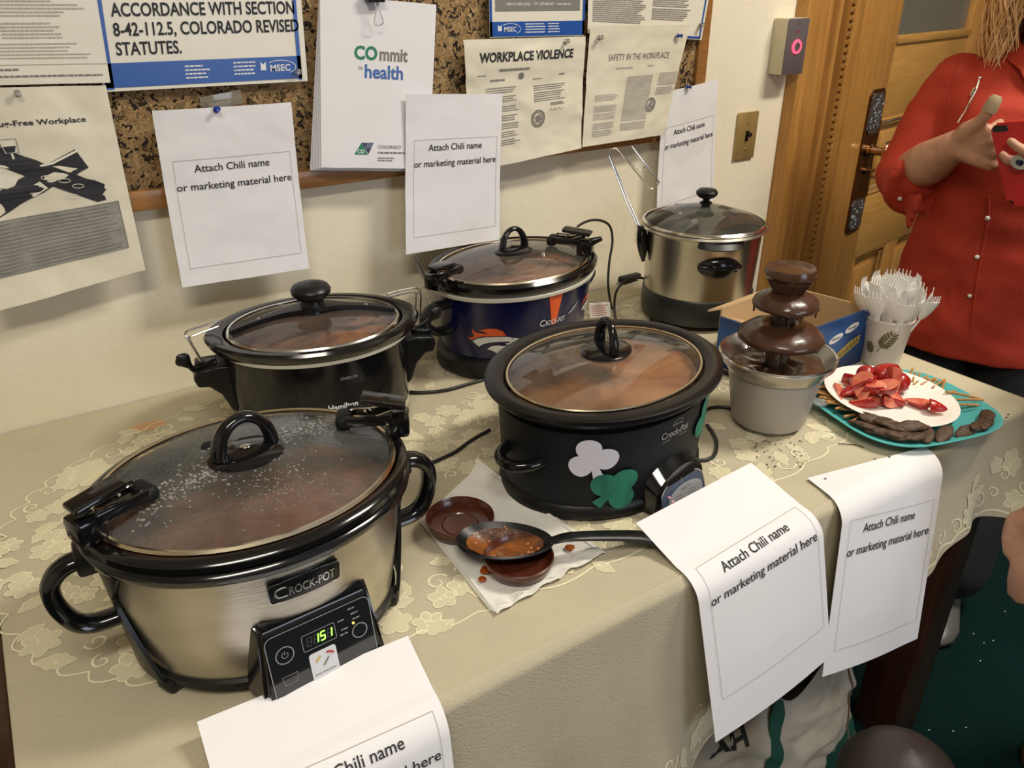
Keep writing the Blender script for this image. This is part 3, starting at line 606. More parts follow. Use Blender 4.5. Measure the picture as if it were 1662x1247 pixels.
pin('push_pin', 'clear push pin near the poster corner under the board frame', aty(1136, 42, -.036), M_pinc)
pin('push_pin', 'clear push pin at top right of the violence notice', aty(917, 68, -.040), M_pinc)
pin('push_pin', 'clear push pin at top left of the safety notice', aty(972, 62, -.042), M_pinc)
M_tape = glass_mat('tape', (.85, .83, .76), .5, 30, (.5, .47, .4))
g = G(); P = aty(360, 163, -.034); g.rbox(P, (.062, .0006, .020), .0002, T=Matrix.Rotation(-.12, 3, 'Y')); tag(g.make('tape_strip', M_tape), 'strip of clear tape on the cork above the left chili sign', 'tape')
# switch plate, door release
sw = thing('light_switch', 'brass light switch plate with one black toggle', 'switch', (1.011, -.001, 1.055))
g = G(); g.rbox((0, -.003, 0), (.068, .006, .108), .003); g.make('cover_plate', M_brass, sw)
g = G(); g.rbox((0, -.006, 0), (.010, .003, .024), .001); g.make('toggle_slot', M_black, sw); g = G(); g.rbox((0, -.012, .005), (.007, .016, .009), .002, T=Matrix.Rotation(.5, 3, 'X')); g.make('toggle', M_black, sw)
for z in (.03, -.03): g = G(); g.oval([(.0035, 0), (.003, .0015), (.0001, .0016)], 0, seg=14, c=(0, -.006, z), T=T_); g.make('screw', M_brass, sw)
rb = thing('door_release_button', 'cream wall box with grey face and glowing red ring button', 'button', aty(1279, 75, -.02)); rb.rotation_euler = (0, 0, 0)
M_box = mat('cream box', (.62, .56, .40), .4); M_face = mat('grey faceplate', (.17, .15, .16), .35, .4); M_ring = mat('lit red ring', (.8, .02, .05), .4, emit=(1, .04, .08), estr=4)
g = G(); g.rbox((0, .0, 0), (.070, .04, .118), .003); g.make('housing', M_box, rb)
g = G(); g.rbox((.0, -.0215, 0), (.068, .004, .117), .002); g.make('faceplate', M_face, rb)
g = G(); g.tube([Vector((.0125*cos(t), -.0245, .0125*sin(t))) for t in [i*PI/16 for i in range(32)]], .0028, 8, closed=True); g.make('lit_ring', M_ring, rb)
g = G(); g.oval([(.010, 0), (.0095, .003), (.006, .0035), (.0055, .002), (.0001, .002)], 0, seg=20, c=(0, -.0235, 0), T=T_); g.make('push_button', M_face, rb)
for z in (.048, -.048): g = G(); g.oval([(.003, 0), (.0001, .001)], 0, seg=12, c=(0, -.0235, z), T=T_); g.make('screw', M_chrome, rb)
g = G(); g.text('EXIT', lambda x, y: Vector((x, -.0238, y+.028)), size=.009); g.make('red_word', mat('red print', (.3, .03, .03), .5), rb, False)
# ------------------------------------------------------------------ chili signs draped over the table edge
def drape(label, TL, TR, Hp=.297, zlift=.0035, Hs=.322, Rr=.036, ye=-.808):
    TL, TR = Vector((*TL[:2], 0)), Vector((*TR[:2], 0)); W = (TR-TL).length; lean = (TR-TL).normalized(); back = Vector((lean.y, -lean.x, 0))
    def f(u, v, off=0):
        p = TL*(1-u)+TR*u; s = v*Hs; fl = max(.004, p.y-ye); z = TZ+.0035+zlift*max(0, 1-s/fl)
        if s < fl: q = back*s; return Vector((p.x+q.x, p.y-s, z+off))
        s2 = s-fl; a = min(s2/Rr, PI/2*.87); y = p.y-fl-Rr*sin(a); zz = z-Rr*(1-cos(a)); rest = s2-a*Rr
        if rest > 0: y -= rest*cos(a); zz -= rest*sin(a)
        return Vector((p.x+back.x*s, y-off*sin(a)-.004*sin(u*PI)*min(1, max(0, (s-.13)/.1)), zz+off*cos(a)))
    g = G(); g.grid(24, 80, lambda u, v: f(u, v)); o = tag(g.make('paper_sign', M_paper, solid=.0006, fix=False), label, 'sign', 'chili name signs')
    chili_print(o, lambda x, y: f(.5+x/W, -y/Hs, .0013), W, Hp); return o, f
drape('white chili name sign draped over the table edge in front of the big steel cooker', atz(320, 1173, TZ+.024), atz(662, 1033, TZ+.024), Hp=.279, zlift=.021)
drape('white chili name sign draped over the table edge, lying over a spoon handle', atz(1032, 849, TZ+.028), atz(1218, 755, TZ+.024), zlift=.024)
drape('white chili name sign draped over the table edge below the turquoise plate', atz(1310, 777, TZ+.004), atz(1502, 726, TZ+.004), Hs=.300, zlift=.001)
# ------------------------------------------------------------------ slow cookers
def chili_surface(a, b, z, amp=.004, seed=0, m=None, par=None):
    g = G(); g.dome(a, b, z, .0, 64, 26, f=lambda x, y: amp*noise.noise(Vector((x*28+seed, y*28, seed)))+amp*.6*noise.noise(Vector((x*80+seed, y*80, seed)))); return g.make('chili', m, par)
def arch_handle(par, z, w=.052, h=.036, base=(.036, .028), ang=0, m=None, r=.0065):
    m = m or M_black; g = G(); T = Matrix.Rotation(ang, 3, 'Z')
    g.oval([(.0, -.003), (.001, .002), (-.003, .005), (-.02, .008), (-.034, .009)], base[0], base[1], 48, c=(0, 0, z), capb=True, capt=True)
    pts = [Vector((0, 0, z+.006))+T @ Vector((w/2*cos(t), 0, h*sin(t))) for t in [PI*i/18 for i in range(19)]]
    g.tube(pts, [r*(1.15-.35*sin(PI*i/18)) for i in range(19)], 12, flat=1.35, up=T @ Vector((0, 1, 0)) if False else None); return g.make('lid_handle', m, par)
def clip(par, P, ang, tilt=0, fl=1, s=1.0, open_=0):
    """hinged lid latch: body block, lever arms, rubber foot, wire bail. local x points to lid centre"""
    Tm = Matrix.Rotation(ang, 3, 'Z') @ Matrix.Rotation(tilt, 3, 'Y'); P = Vector(P); q = lambda x, y, z: P+Tm @ (Vector((x, y, z))*s)
    g = G(); g.rbox(q(-.018, 0, -.004), (.026*s, .030*s, .026*s), .004, T=Tm)
    for sy in (-1, 1): g.rbox(q(.012, sy*.0135, .006), (.052*s, .005*s, .012*s), .002, T=Tm)
    o = g.make('lid_clip', M_black, par)
    g = G(); g.rbox(q(.040, 0, .003), (.018*s, .030*s, .016*s), .006, 3, T=Tm); g.make('rubber_pad', M_blackm, o)
    g = G(); g.tube([q(x, y, z) for x, y, z in bez([(-.012, -.010, .016), (.008, -.010, .010), (.032, -.010, .009), (.036, 0, .009), (.032, .010, .009), (.008, .010, .010), (-.012, .010, .016)], 5)], .0014*s, 8); g.make('clip_wire', M_chrome, o)
    Tl = Tm @ Matrix.Rotation(-open_, 3, 'Y'); g = G(); g.rbox(P+Tm @ (Vector((-.020, 0, .012))*s)+Tl @ (Vector((.018, 0, .008))*s), (.050*s, .026*s, .007*s), .003, T=Tl); g.make('clip_lever', M_black, o)
    g = G(); g.oval([(.004, 0), (.004, .002), (.002, .003)], 0, seg=16, c=q(.014, 0, .010)); g.oval([(.0015, 0), (.0015, .003)], 0, seg=10, c=q(.014, 0, .010)); g.make('rivet', M_chrome, o); return o
def clip2(par, Pb, Pp, open_=0, s=None):
    Mi = (Matrix.Translation(par.location) @ Matrix.Rotation(par.rotation_euler.z, 4, 'Z')).inverted(); b0, p0 = Mi @ Vector(Pb), Mi @ Vector(Pp); d = p0-b0
    s = s or d.length/.056; return clip(par, b0+Vector((0, 0, 0))+d.normalized()*.018*s, math.atan2(d.y, d.x), 0, s=s, open_=open_)
def toloc(par, pts): Mi = (Matrix.Translation(par.location) @ Matrix.Rotation(par.rotation_euler.z, 4, 'Z')).inverted(); return [Mi @ Vector(p) for p in pts]
def loop_handle(par, sx, x0, zt, zb, out, wy=.020, th=.014, m=None, name='side_handle'):
    """vertical-ish loop: attaches at (x0,zt) and (x0,zb), sticks out by out"""
    g = G(); pts = bez([(sx*(x0-.012), 0, zt), (sx*(x0+out*.55), 0, zt+.002), (sx*(x0+out*.95), 0, zt-.012), (sx*(x0+out), 0, (zt+zb)/2), (sx*(x0+out*.8), 0, zb+.010), (sx*(x0+out*.45), 0, zb), (sx*(x0-.012), 0, zb)], 6)
    g.tube(pts, [th/2]*len(pts), 12, flat=wy/th); return g.make(name, m or M_black, par)
def drops(par, a, b, z0, h, cells, n, rng, rmin=.0008, rmax=.0018):
    g = G()
    for i in range(n):
        x, y = cells(rng); q = (x/a)**2+(y/b)**2
        if q > .95: continue
        z = z0+h*(1-q); r = rng.uniform(rmin, rmax); g.ball((x, y, z+r*.1), (r, r, r*.5), 7, 4)
    return stuff(g.make('water_drops', M_drop, par))

# 1: big stainless programmable cooker ------------------------------------
c1 = thing('slow_cooker', 'large oval steel slow cooker with lit timer display, nearest at front left', 'slow cooker', (-.358, -.620, TZ), math.radians(-2))
a, b_ = .146, .121
g = G(); g.oval([(-.016, .020), (-.014, .03), (-.004, .10), (0, .150), (.002, .158)], a, b_, 96); g.make('steel_housing', M_steel, c1)
g = G(); g.oval([(-.03, .010), (-.016, .010), (-.012, .014), (-.012, .021), (-.017, .024)], a, b_, 96, capb=True); g.make('base_ring', M_blackp, c1)
for sx in (-1, 1):
    for sy in (-1, 1):
        g = G(); t = .46 if True else 0; p0 = Vector((sx*(a-.018)*cos(t), sy*(b_-.018)*sin(t), 0)); g.rbox(p0+Vector((-sx*.004, -sy*.002, .0085)), (.030, .024, .016), .006, rz=sx*sy*.5); g.make('foot', M_blackp, c1)
    # end strap: curved black panel going from foot to rim with flare
    g = G()
    def strap(u, v, sx=sx):
        hw = .50-.30*min(1, v*1.6) if v < .62 else .20+.32*(v-.62)/.38; t = (u-.5)*2*hw; z = .018+v*.142; d = -.012+.012*v+.004
        return Vector((sx*(a+d)*cos(t), (b_+d)*sin(t), z))
    g.grid(16, 20, strap); g.make('end_panel', M_blackp, c1, solid=.004, fix=False)
    loop_handle(c1, sx, a-.004, .142, .070, .048, .024, .017)
    g = G(); g.rbox((sx*(a+.004), 0, .146), (.030, .034, .024), .004); g.make('handle_mount', M_blackp, c1)
g = G(); g.oval([(.001, .156), (.009, .156), (.013, .160), (.014, .166), (.011, .170), (.008, .171)], a, b_, 96); g.make('collar', M_black, c1)
g = G(); g.oval([(.008, .170), (.0115, .173), (.0115, .179), (.008, .183), (.003, .184), (-.001, .180), (-.003, .176), (-.008, .172), (-.012, .166), (-.018, .13)], a, b_, 96); g.make('stoneware_rim', M_stone, c1)
la, lb_, lz, lh = .143, .119, .184, .022
chili_surface(a-.012, b_-.012, .150, .0022, 1.2, M_chili1, c1)
lid = G(); lid.dome(la, lb_, lz, lh, 96, 24); lo = lid.make('glass_lid', M_glass1, c1)
g = G(); g.oval([(-.002, -.003), (.002, -.002), (.003, .001), (.001, .0035), (-.002, .003)], la, lb_, 96, c=(0, 0, lz)); g.make('lid_rim', M_gold, lo)
arch_handle(lo, lz+lh-.001, ang=.20, w=.054, h=.035, base=(.036, .029))
g = G(); g.oval([(.008, .0), (.006, .003), (.002, .004), (.0003, .004)], 0, seg=18, c=(-.028, .040, lz+lh*.82)); g.make('vent_grommet', M_blackm, lo)
g = G(); g.ball((.0, -.0, lz+lh+.0085), (.0055, .004, .0012), 12, 6); g.make('handle_screw', M_chrome, lo)
rd = random.Random(5)
def band1(r):
    u = r.random(); x = -.105+.20*u; return (x+r.gauss(0, .006), -.035+.075*u+r.gauss(0, .014))
drops(lo, la, lb_, lz, lh, band1, 520, rd); drops(lo, la, lb_, lz, lh, lambda r: (r.gauss(.02, .025), r.gauss(-.055, .018)), 170, rd, .0005, .0012)
clip2(c1, atz(138, 850, TZ+.203), atz(232, 803, TZ+.203), .12)
clip2(c1, atz(645, 680, TZ+.200), atz(562, 684, TZ+.200), .22)
# badge and control panel on front (-y)
def surf1(d=0):
    def f(t, z): k = -.014+.014*(z-.03)/.12+d; return Vector(((a+k)*cos(t), (b_+k)*sin(t), z))
    return f
def onfront(t0, z0, d, A=a, B=b_, zk=None):
    R0 = math.hypot(A*sin(t0), B*cos(t0))
    def f(x, y):
        z = z0+y; k = (zk(z) if zk else 0)+d; t = t0+x/R0; return Vector(((A+k)*cos(t), (B+k)*sin(t), z))
    return f
zk1 = lambda z: -.014+.014*(z-.03)/.12 if z < .15 else 0
TB = math.radians(-86)
def rr(w_, h_, r, n=4):
    L = []
    for cx, cy, a0 in ((w_-r, h_-r, 0), (-w_+r, h_-r, 90), (-w_+r, -h_+r, 180), (w_-r, -h_+r, 270)):
        for i in range(n+1): t = math.radians(a0+90*i/n); L.append((cx+r*cos(t), cy+r*sin(t)))
    return L
fb_ = onfront(TB, .128, .0032, zk=zk1)
g = G(); g.polymap(rr(.034, .0115, .004), onfront(TB, .128, .0025, zk=zk1), 3); bo = lab(g.make('name_badge', M_black, c1, solid=.002), 'black badge with raised steel letters')
g = G(); g.ribbon(rr(.034, .0115, .004), .0011, onfront(TB, .128, .0040, zk=zk1), True); g.text('C', onfront(TB, .128, .0040, zk=zk1), size=.019, x=-.0235, y=-.0065, bold=.01); g.text('ROCK-POT', onfront(TB, .128, .0040, zk=zk1), size=.0145, x=.006, y=-.0055, width=.044, bold=.01); g.make('raised_letters', M_chrome, bo, False)
# control panel: trapezoid block
cp = G(); FY = -(b_+.014)
# panel frame basis: centre direction theta
tp = math.radians(-84); n_ = Vector((cos(tp)/a, sin(tp)/b_, 0)).normalized(); sx_ = Vector((-n_.y, n_.x, 0)); Pc = Vector(((a-.010)*cos(tp), (b_-.010)*sin(tp), 0))
tiltv = (n_*.30+Vector((0, 0, 1))).normalized()   # panel face leans back: top nearer body
def pp(x, y, d=0):   # x along, y up (0..~.085), d outward
    face = n_*(.024-.17*y)+Vector((0, 0, 1))*y
    return Pc+sx_*x+face+(n_+Vector((0, 0, .22))).normalized()*d
wt, wb_ = .054, .062
def blk(u, v): x = (u-.5)*2*(wb_+(wt-wb_)*v); return pp(x, .010+.080*v)
g = G(); n1 = 8
front = [pp(-wb_, .008), pp(wb_, .008), pp(wt, .090), pp(-wt, .090)]; back = [Pc+sx_*(k)+Vector((0, 0, z))-n_*.02 for k, z in ((-wb_-.006, .008), (wb_+.006, .008), (wt+.004, .104), (-wt-.004, .104))]
bm = bmesh.new(); V = [bm.verts.new(p) for p in front+back]
for q in ((0, 1, 2, 3), (7, 6, 5, 4), (0, 4, 5, 1), (1, 5, 6, 2), (2, 6, 7, 3), (3, 7, 4, 0)): bm.faces.new([V[i] for i in q])
bmesh.ops.bevel(bm, geom=bm.edges[:], offset=.0045, segments=3, affect='EDGES'); bm.verts.index_update(); g.add([v.co for v in bm.verts], [[v.index for v in f.verts] for f in bm.faces]); bm.free()
po = g.make('control_panel', M_black, c1)
M_pan = mat('dark glossy panel', (.012, .012, .014), .08, coat=.8); M_pang = mat('grey panel print', (.30, .30, .30), .4); M_led = mat('green led', (.1, .8, .05), .4, emit=(.25, 1, .05), estr=5); M_ledo = mat('orange led', (.9, .3, .02), .4, emit=(1, .35, .05), estr=6)
M_ledoff = mat('unlit segments', (.05, .06, .055), .3)
pf = lambda d: (lambda x, y: pp(x, y, d))
g = G(); g.polymap([(x, y+.049) for x, y in rr(.052, .036, .007)], pf(.0005), 2); g.make('glossy_face', M_pan, po, solid=.0006)
g = G(); g.ribbon([(x, y+.049) for x, y in rr(.052, .036, .007)], .0008, pf(.0012), True); g.ribbon([(-.036+.0085*cos(t), .062+.0085*sin(t)) for t in [i*PI/12 for i in range(24)]], .0010, pf(.0012), True)
g.ribbon([(-.036+.003*cos(t), .062+.003*sin(t)) for t in [PI*.65+i*PI/7.5 for i in range(13)]], .0006, pf(.0012)); g.ribbon([(-.036, .0625), (-.036, .0660)], .0006, pf(.0012))
g.ribbon([(.038+.0075*cos(t), .052+.0075*sin(t)) for t in [i*PI/12 for i in range(24)]], .0010, pf(.0012), True)
g.ribbon([(x-.002, y+.064) for x, y in rr(.0165, .0085, .002)], .0006, pf(.0012), True); g.ribbon([(-.043, .040), (-.028, .040), (-.030, .031), (-.041, .031)], .0006, pf(.0012), True)
for x, y in ((.022, .070), (.034, .078), (.036, .072), (.037, .066), (.024, .060), (.022, .055)): greek(g, pf(.0012), x-.004, x+.004, y, .0014)
g.make('printed_symbols', M_pang, po, False, fix=False)
seg7 = {'8': 'abcdefg', '1': 'bc', '5': 'acdfg'}
def digit(g1, g0, ch, x, y, h, f):
    w_ = h*.5; S = {'a': ((0, h), (w_, h)), 'g': ((0, h/2), (w_, h/2)), 'd': ((0, 0), (w_, 0)), 'f': ((0, h/2), (0, h)), 'b': ((w_, h/2), (w_, h)), 'e': ((0, 0), (0, h/2)), 'c': ((w_, 0), (w_, h/2))}
    for k, (p, q) in S.items(): (g1 if k in seg7.get(ch, '') else g0).ribbon([(x+p[0]+p[1]*.15, y+p[1]), (x+q[0]+q[1]*.15, y+q[1])], .0011, f)
g1, g0 = G(), G()
for i, ch in enumerate(' 151'): digit(g1, g0, ch, -.0145+i*.0068, .0600, .0085, pf(.0014))
g1.make('lit_digits', M_led, po, False, fix=False); g0.make('unlit_digits', M_ledoff, po, False, fix=False)
g = G(); g.ball(pp(.033, .0625, .0012), .0012, 8, 6); g.make('indicator_light', M_ledo, po)
M_stk = mat('sticker white', (.66, .67, .70), .5)
g = G(); g.polymap([(x-.002, y+.030) for x, y in rr(.0135, .021, .003)], pf(.0018), 2); so = lab(g.make('sticker', M_stk, po, False, fix=False), 'white sticker with a small red and yellow dial')
g = G(); g.ribbon([(.001+.0075*cos(t), .041+.0055*sin(t)) for t in [.3+i*.2 for i in range(7)]], .0022, pf(.0024)); g.make('red_arc', mat('print red', (.5, .05, .04), .5), so, False, fix=False)
g = G(); g.ribbon([(-.002+.0075*cos(t), .039+.0065*sin(t)) for t in [1.9+i*.2 for i in range(6)]], .0022, pf(.0024)); g.make('yellow_arc', mat('print yellow', (.6, .42, .10), .5), so, False, fix=False)
g = G(); g.ribbon([(-.003, .034), (.003, .041)], .0016, pf(.0024)); greek(g, pf(.0024), -.013, .009, .027, .001, just=True); g.make('dial_pointer', M_inkg, so, False, fix=False)
g = G(); g.polymap([(-.047, .010), (.018, .012), (.018, .022), (-.047, .022)], pf(.0014), 1); g.make('instruction_strip', mat('strip grey', (.22, .24, .28), .4), po, False, fix=False)

# 2: glossy black cooker with round knob ----------------------------------
c2 = thing('slow_cooker', 'glossy black slow cooker with round black lid knob and fold-up wire clips', 'slow cooker', (-.150, -.238, TZ), math.radians(-12))
a, b_ = .134, .108
g = G(); g.oval([(-.030, .004), (-.008, .004), (-.004, .008), (-.003, .02), (.001, .10), (.002, .148)], a, b_, 96, capb=True); g.make('black_housing', M_black, c2)
g = G(); g.oval([(.0015, .144), (.005, .145), (.006, .150), (.002, .152)], a, b_, 96); lab(g.make('trim_ring', M_trim, c2), 'pale grey trim ring under the rim')
g = G(); g.oval([(-.0030, .020), (-.0020, .024), (-.0016, .030), (-.0025, .034)], a, b_, 96); lab(g.make('lower_band', M_trim, c2), 'pale band round the foot of the housing')
def lug(t): return .010*abs(cos(t))**6
g = G(); prof = [(.002, .146), (.006, .151), (.011, .158), (.013, .164), (.010, .168), (.004, .168), (.001, .168), (-.003, .166), (-.006, .160), (-.012, .13)]; vs = []; seg = 96
for d, z in prof:
    for i in range(seg):
        t = 2*PI*i/seg; L_ = lug(t) if d > 0 else 0; vs.append(((a+d+L_)*cos(t), (b_+d)*sin(t), z))
g.add(vs, [(j*seg+i, j*seg+(i+1) % seg, (j+1)*seg+(i+1) % seg, (j+1)*seg+i) for j in range(len(prof)-1) for i in range(seg)]); g.make('stoneware_rim', M_stone, c2)
chili_surface(a-.012, b_-.010, .145, .004, 4.1, M_chili2, c2)
la, lb_, lz, lh = .124, .102, .165, .020
g = G(); g.dome(la, lb_, lz, lh, 96, 20); lo = g.make('glass_lid', M_glass, c2)
g = G(); g.oval([(-.002, -.003), (.002, -.002), (.003, .001), (.001, .0035), (-.002, .003)], la, lb_, 96, c=(0, 0, lz)); g.make('lid_rim', M_chrome, lo)
g = G()
def strapf(u, v): x = (u-.5)*2*(la-.004); hw = .007+.014*math.exp(-(x/.03)**2); y = (v-.5)*2*hw; return Vector((x, y, lz+lh*(1-(x/la)**2-(y/lb_)**2)+.004+.004*math.exp(-(x/.04)**2)))
g.grid(40, 6, strapf); g.make('lid_bar', M_blackp, lo, solid=.006, fix=False)
g = G(); g.oval([(.020, lz+lh), (.017, lz+lh+.012), (.016, lz+lh+.018), (.023, lz+lh+.022), (.028, lz+lh+.028), (.029, lz+lh+.034), (.025, lz+lh+.040), (.015, lz+lh+.043), (.0005, lz+lh+.044)], 0, seg=40); g.make('knob', M_blackp, lo)
for x in (-.078, .078): g = G(); g.oval([(.003, 0), (.0005, .0015)], 0, seg=12, c=(x, 0, lz+lh*(1-(x/la)**2)+.007)); g.make('rivet', M_chrome, lo)
for sx in (-1, 1):
    poly = [(a-.016, .128), (a+.012, .129), (a+.040, .124), (a+.046, .114), (a+.042, .100), (a+.026, .098), (a+.012, .086), (a+.002, .060), (a-.016, .045)]
    g = G(); g.prism(poly, -.028, .028, lambda v: Vector((sx*v.x, v.z*(1-.25*max(0, (v.x-a)/.05)), v.y))); h = g.make('side_handle', M_blackp, c2); voxel(h, .0025, 5)
    g = G(); g.rbox((sx*(a+.026), 0, .129), (.030, .026, .010), .003); g.make('clip_hinge', M_black, h)
wy2 = -.200
def lv(par, pts, rads, nm): g = G(); g.tube(toloc(c2, pts), rads, 12, flat=.45); g.make(nm, M_blackp, par)
hL_, hR_ = [o_ for o_ in c2.children if o_.name.startswith('side_handle')][-2:]
lv(hL_, bez([aty(x, y, wy2) for x, y in ((340, 614), (322, 606), (305, 592), (295, 583), (288, 577))], 4), [.004]*8+[.006, .008, .010, .011, .011, .010, .008, .005, .002], 'clip_lever')
lv(hR_, bez([aty(x, y, -.27) for x, y in ((668, 536), (684, 528), (700, 516), (708, 508), (716, 501))], 4), [.004]*8+[.006, .008, .010, .011, .011, .010, .008, .005, .002], 'clip_lever')
for par, Y, P in ((hL_, -.20, ((340, 615), (322, 580), (303, 548), (301, 541), (308, 536), (356, 521), (358, 525), (354, 530), (312, 546), (308, 552), (330, 590), (343, 613))), (hR_, -.27, ((672, 535), (674, 505), (675, 482), (670, 474), (632, 482), (629, 479), (632, 476), (668, 468), (680, 470), (683, 480), (682, 510), (683, 532)))):
    g = G(); n_w = len(P); g.tube(toloc(c2, bez([aty(x, y, Y-.014+.028*i/(n_w-1)) for i, (x, y) in enumerate(P)], 4)), .0014, 8); g.make('wire_clip', M_wire, par)
zk2 = lambda z: -.003+.05*(z-.02) if z < .10 else .001+.02*(z-.10)
t2 = math.radians(-79)
g = G(); g.text('Hamilton Beach', onfront(t2, .072, .0012, a, b_, zk2), size=.0135, x=.004, y=0, width=.074, bold=.02); g.make('printed_words', M_whitep, c2, False)
g = G(); f2_ = onfront(t2, .122, .0014, a, b_, zk2); g.text('HOT SURFACE', lambda x, y: f2_(-x, -y), size=.006, x=.0, width=.024); g.make('hot_surface_words', M_pang, c2, False)

# 3: dark blue team cooker -------------------------------------------------
c3 = thing('slow_cooker', 'dark blue slow cooker with white and orange horse head emblem', 'slow cooker', (.245, -.175, TZ), math.radians(8))
a, b_ = .154, .120
g = G(); g.oval([(-.010, .036), (-.004, .09), (.002, .150)], a, b_, 96); g.make('navy_housing', M_navy, c3)
g = G(); g.oval([(-.03, .003), (-.002, .003), (.002, .008), (.001, .030), (-.006, .037), (-.014, .038)], a, b_, 96, capb=True); g.make('base_ring', M_blackp, c3)
g = G(); g.oval([(.002, .146), (.007, .147), (.008, .152), (.003, .155)], a, b_, 96); lab(g.make('trim_ring', M_trim, c3), 'pale grey trim ring under the rim')
g = G(); g.oval([(.003, .153), (.008, .157), (.012, .165), (.012, .172), (.007, .177), (.001, .175), (-.003, .170), (-.009, .165), (-.016, .13)], a, b_, 96); g.make('stoneware_rim', M_stone, c3)
chili_surface(a-.012, b_-.012, .152, .002, 8.3, M_chili3, c3)
la, lb_, lz, lh = .145, .114, .173, .020
g = G(); g.dome(la, lb_, lz, lh, 96, 20); lo = g.make('glass_lid', M_glass, c3)
g = G(); g.oval([(-.002, -.003), (.002, -.002), (.003, .001), (.001, .0035), (-.002, .003)], la, lb_, 96, c=(0, 0, lz)); g.make('lid_rim', M_gold, lo)
arch_handle(lo, lz+lh-.001, ang=-.1, w=.048, h=.034, base=(.036, .028), r=.0055)
g = G(); g.oval([(.005, 0), (.004, .003), (.0015, .003), (.001, .001)], 0, seg=18, c=(.030, -.045, lz+lh*.80)); g.make('vent_rivet', M_chrome, lo)
for sx in (-1, 1):
    loop_handle(c3, sx, a-.006, .128, .084, .050, .030, .015, M_blackp)
clip2(c3, atz(706, 455, TZ+.188), atz(748, 430, TZ+.194), -.05, s=.95)
clip2(c3, atz(950, 398, TZ+.192), atz(910, 391, TZ+.196), .1, s=1.05)
g = G(); q = toloc(c3, [atz(950, 398, TZ+.19), atz(962, 392, TZ+.20), atz(977, 387, TZ+.205)]); g.tube(q, [.006, .007, .004], 10, flat=.4); g.make('open_latch_lever', M_black, c3)
g = G(); q = toloc(c3, [atz(694, 458, TZ+.18), atz(684, 440, TZ+.19), atz(674, 421, TZ+.20)]); g.tube(q, [.006, .008, .007], 10, flat=.35); g.make('open_latch_lever', M_black, c3)
g = G()
for dx in (0, 14): g.tube(bez(toloc(c3, [atz(690+dx, 462, TZ+.18), atz(678+dx, 475, TZ+.16), atz(684+dx, 492, TZ+.15)]), 6), .0013, 6)
g.make('wire_bail', M_wire, c3)
zk3 = lambda z: -.010+.006*(z-.036)/.054 if z < .09 else -.004+.006*(z-.09)/.06
M_or = mat('orange decal', (.72, .10, .02), .3); M_wd = mat('white decal', (.68, .67, .66), .3); M_nd = mat('navy decal line', (.005, .006, .035), .3)
def decal(nm, polys, t0, z0, d, m, k=1, flip=1): 
    g = G(); f = onfront(t0, z0, d, a, b_, zk3)
    for p in polys: g.polymap([(x*k*flip, y*k) for x, y in p], f, 2)
    return g.make(nm, m, c3, False)
th_ = math.radians(-138)
tr_ = lambda L: [((x-680)*.000262, -(y-875)*.000262) for x, y in L]
mane = [tr_([(528, 790), (545, 812), (590, 818), (640, 822), (600, 803), (570, 800), (620, 786), (660, 782), (700, 786), (735, 803), (757, 836), (700, 838), (640, 838), (600, 840), (560, 850), (540, 862), (510, 874), (487, 852), (520, 856), (542, 842), (526, 815)])]
face = [tr_([(523, 882), (560, 858), (620, 845), (700, 842), (760, 844), (838, 864), (870, 890), (900, 925), (890, 945), (860, 930), (820, 890), (790, 908), (760, 902), (735, 885), (700, 878), (650, 882), (600, 897), (570, 918)]), tr_([(628, 932), (655, 912), (700, 905), (740, 912), (765, 908), (745, 935), (700, 972), (672, 948)]), tr_([(775, 920), (810, 902), (850, 938), (870, 965), (830, 955), (800, 960)])]
decal('orange_mane', mane, th_, .074, .0012, M_or, 1); decal('white_horse_head', face, th_, .074, .0014, M_wd, 1)
decal('navy_emblem_lines', [tr_([(705, 872), (730, 880), (790, 878), (770, 890), (735, 893)]), tr_([(790, 856), (806, 866), (792, 866)])], th_, .074, .0020, M_nd, 1)
decal('orange_wedge', [[(-.015, .0), (.015, .0), (.005, -.056), (-.005, -.056)]], math.radians(-94), .146, .0010, M_or)
t3 = math.radians(-95)
g = G(); g.text('C', onfront(t3, .092, .0020, a, b_, zk3), size=.017, x=-.023, bold=.01); g.text('ROCK-POT', onfront(t3, .092, .0020, a, b_, zk3), size=.013, x=.006, width=.044, bold=.01); g.make('printed_words', M_wd, c3, False)
decal('grey_player_mark', [[(-.018, -.006), (.0, .006), (.018, .013), (.010, .004), (-.004, -.004)]], math.radians(-76), .105, .0012, M_pang, .9)
decal('orange_mane', mane, math.radians(-52), .100, .0010, M_or, .55); decal('white_horse_head', face, math.radians(-52), .094, .0012, M_wd, .6)

# 4: black cooker with shamrocks -------------------------------------------
c4 = thing('slow_cooker', 'black oval slow cooker decorated with white and green paper shamrocks', 'slow cooker', (.128, -.578, TZ), math.radians(10))
a, b_ = .152, .120
g = G(); g.oval([(.0, .022), (.002, .03), (.005, .10), (.007, .132), (-.002, .136)], a, b_, 96); g.make('black_housing', M_blackm, c4)
g = G(); g.oval([(-.03, .004), (.002, .004), (.006, .008), (.005, .018), (-.001, .024)], a, b_, 96, capb=True); g.make('base_ring', M_blackp, c4)
g = G(); g.oval([(-.006, .134), (.006, .138), (.018, .146), (.024, .153), (.024, .158), (.018, .161), (.004, .160), (-.002, .156), (-.005, .150), (-.014, .12)], a, b_, 96); g.make('stoneware_rim', M_stone.copy(), c4)
M_stone4 = mat('satin glazed stoneware', (.007, .006, .006), .3, spec=.3); c4.children[-1].data.materials[0] = M_stone4
chili_surface(a-.010, b_-.010, .140, .0035, 2.7, M_chili4, c4)
la, lb_, lz, lh = .146, .115, .157, .022
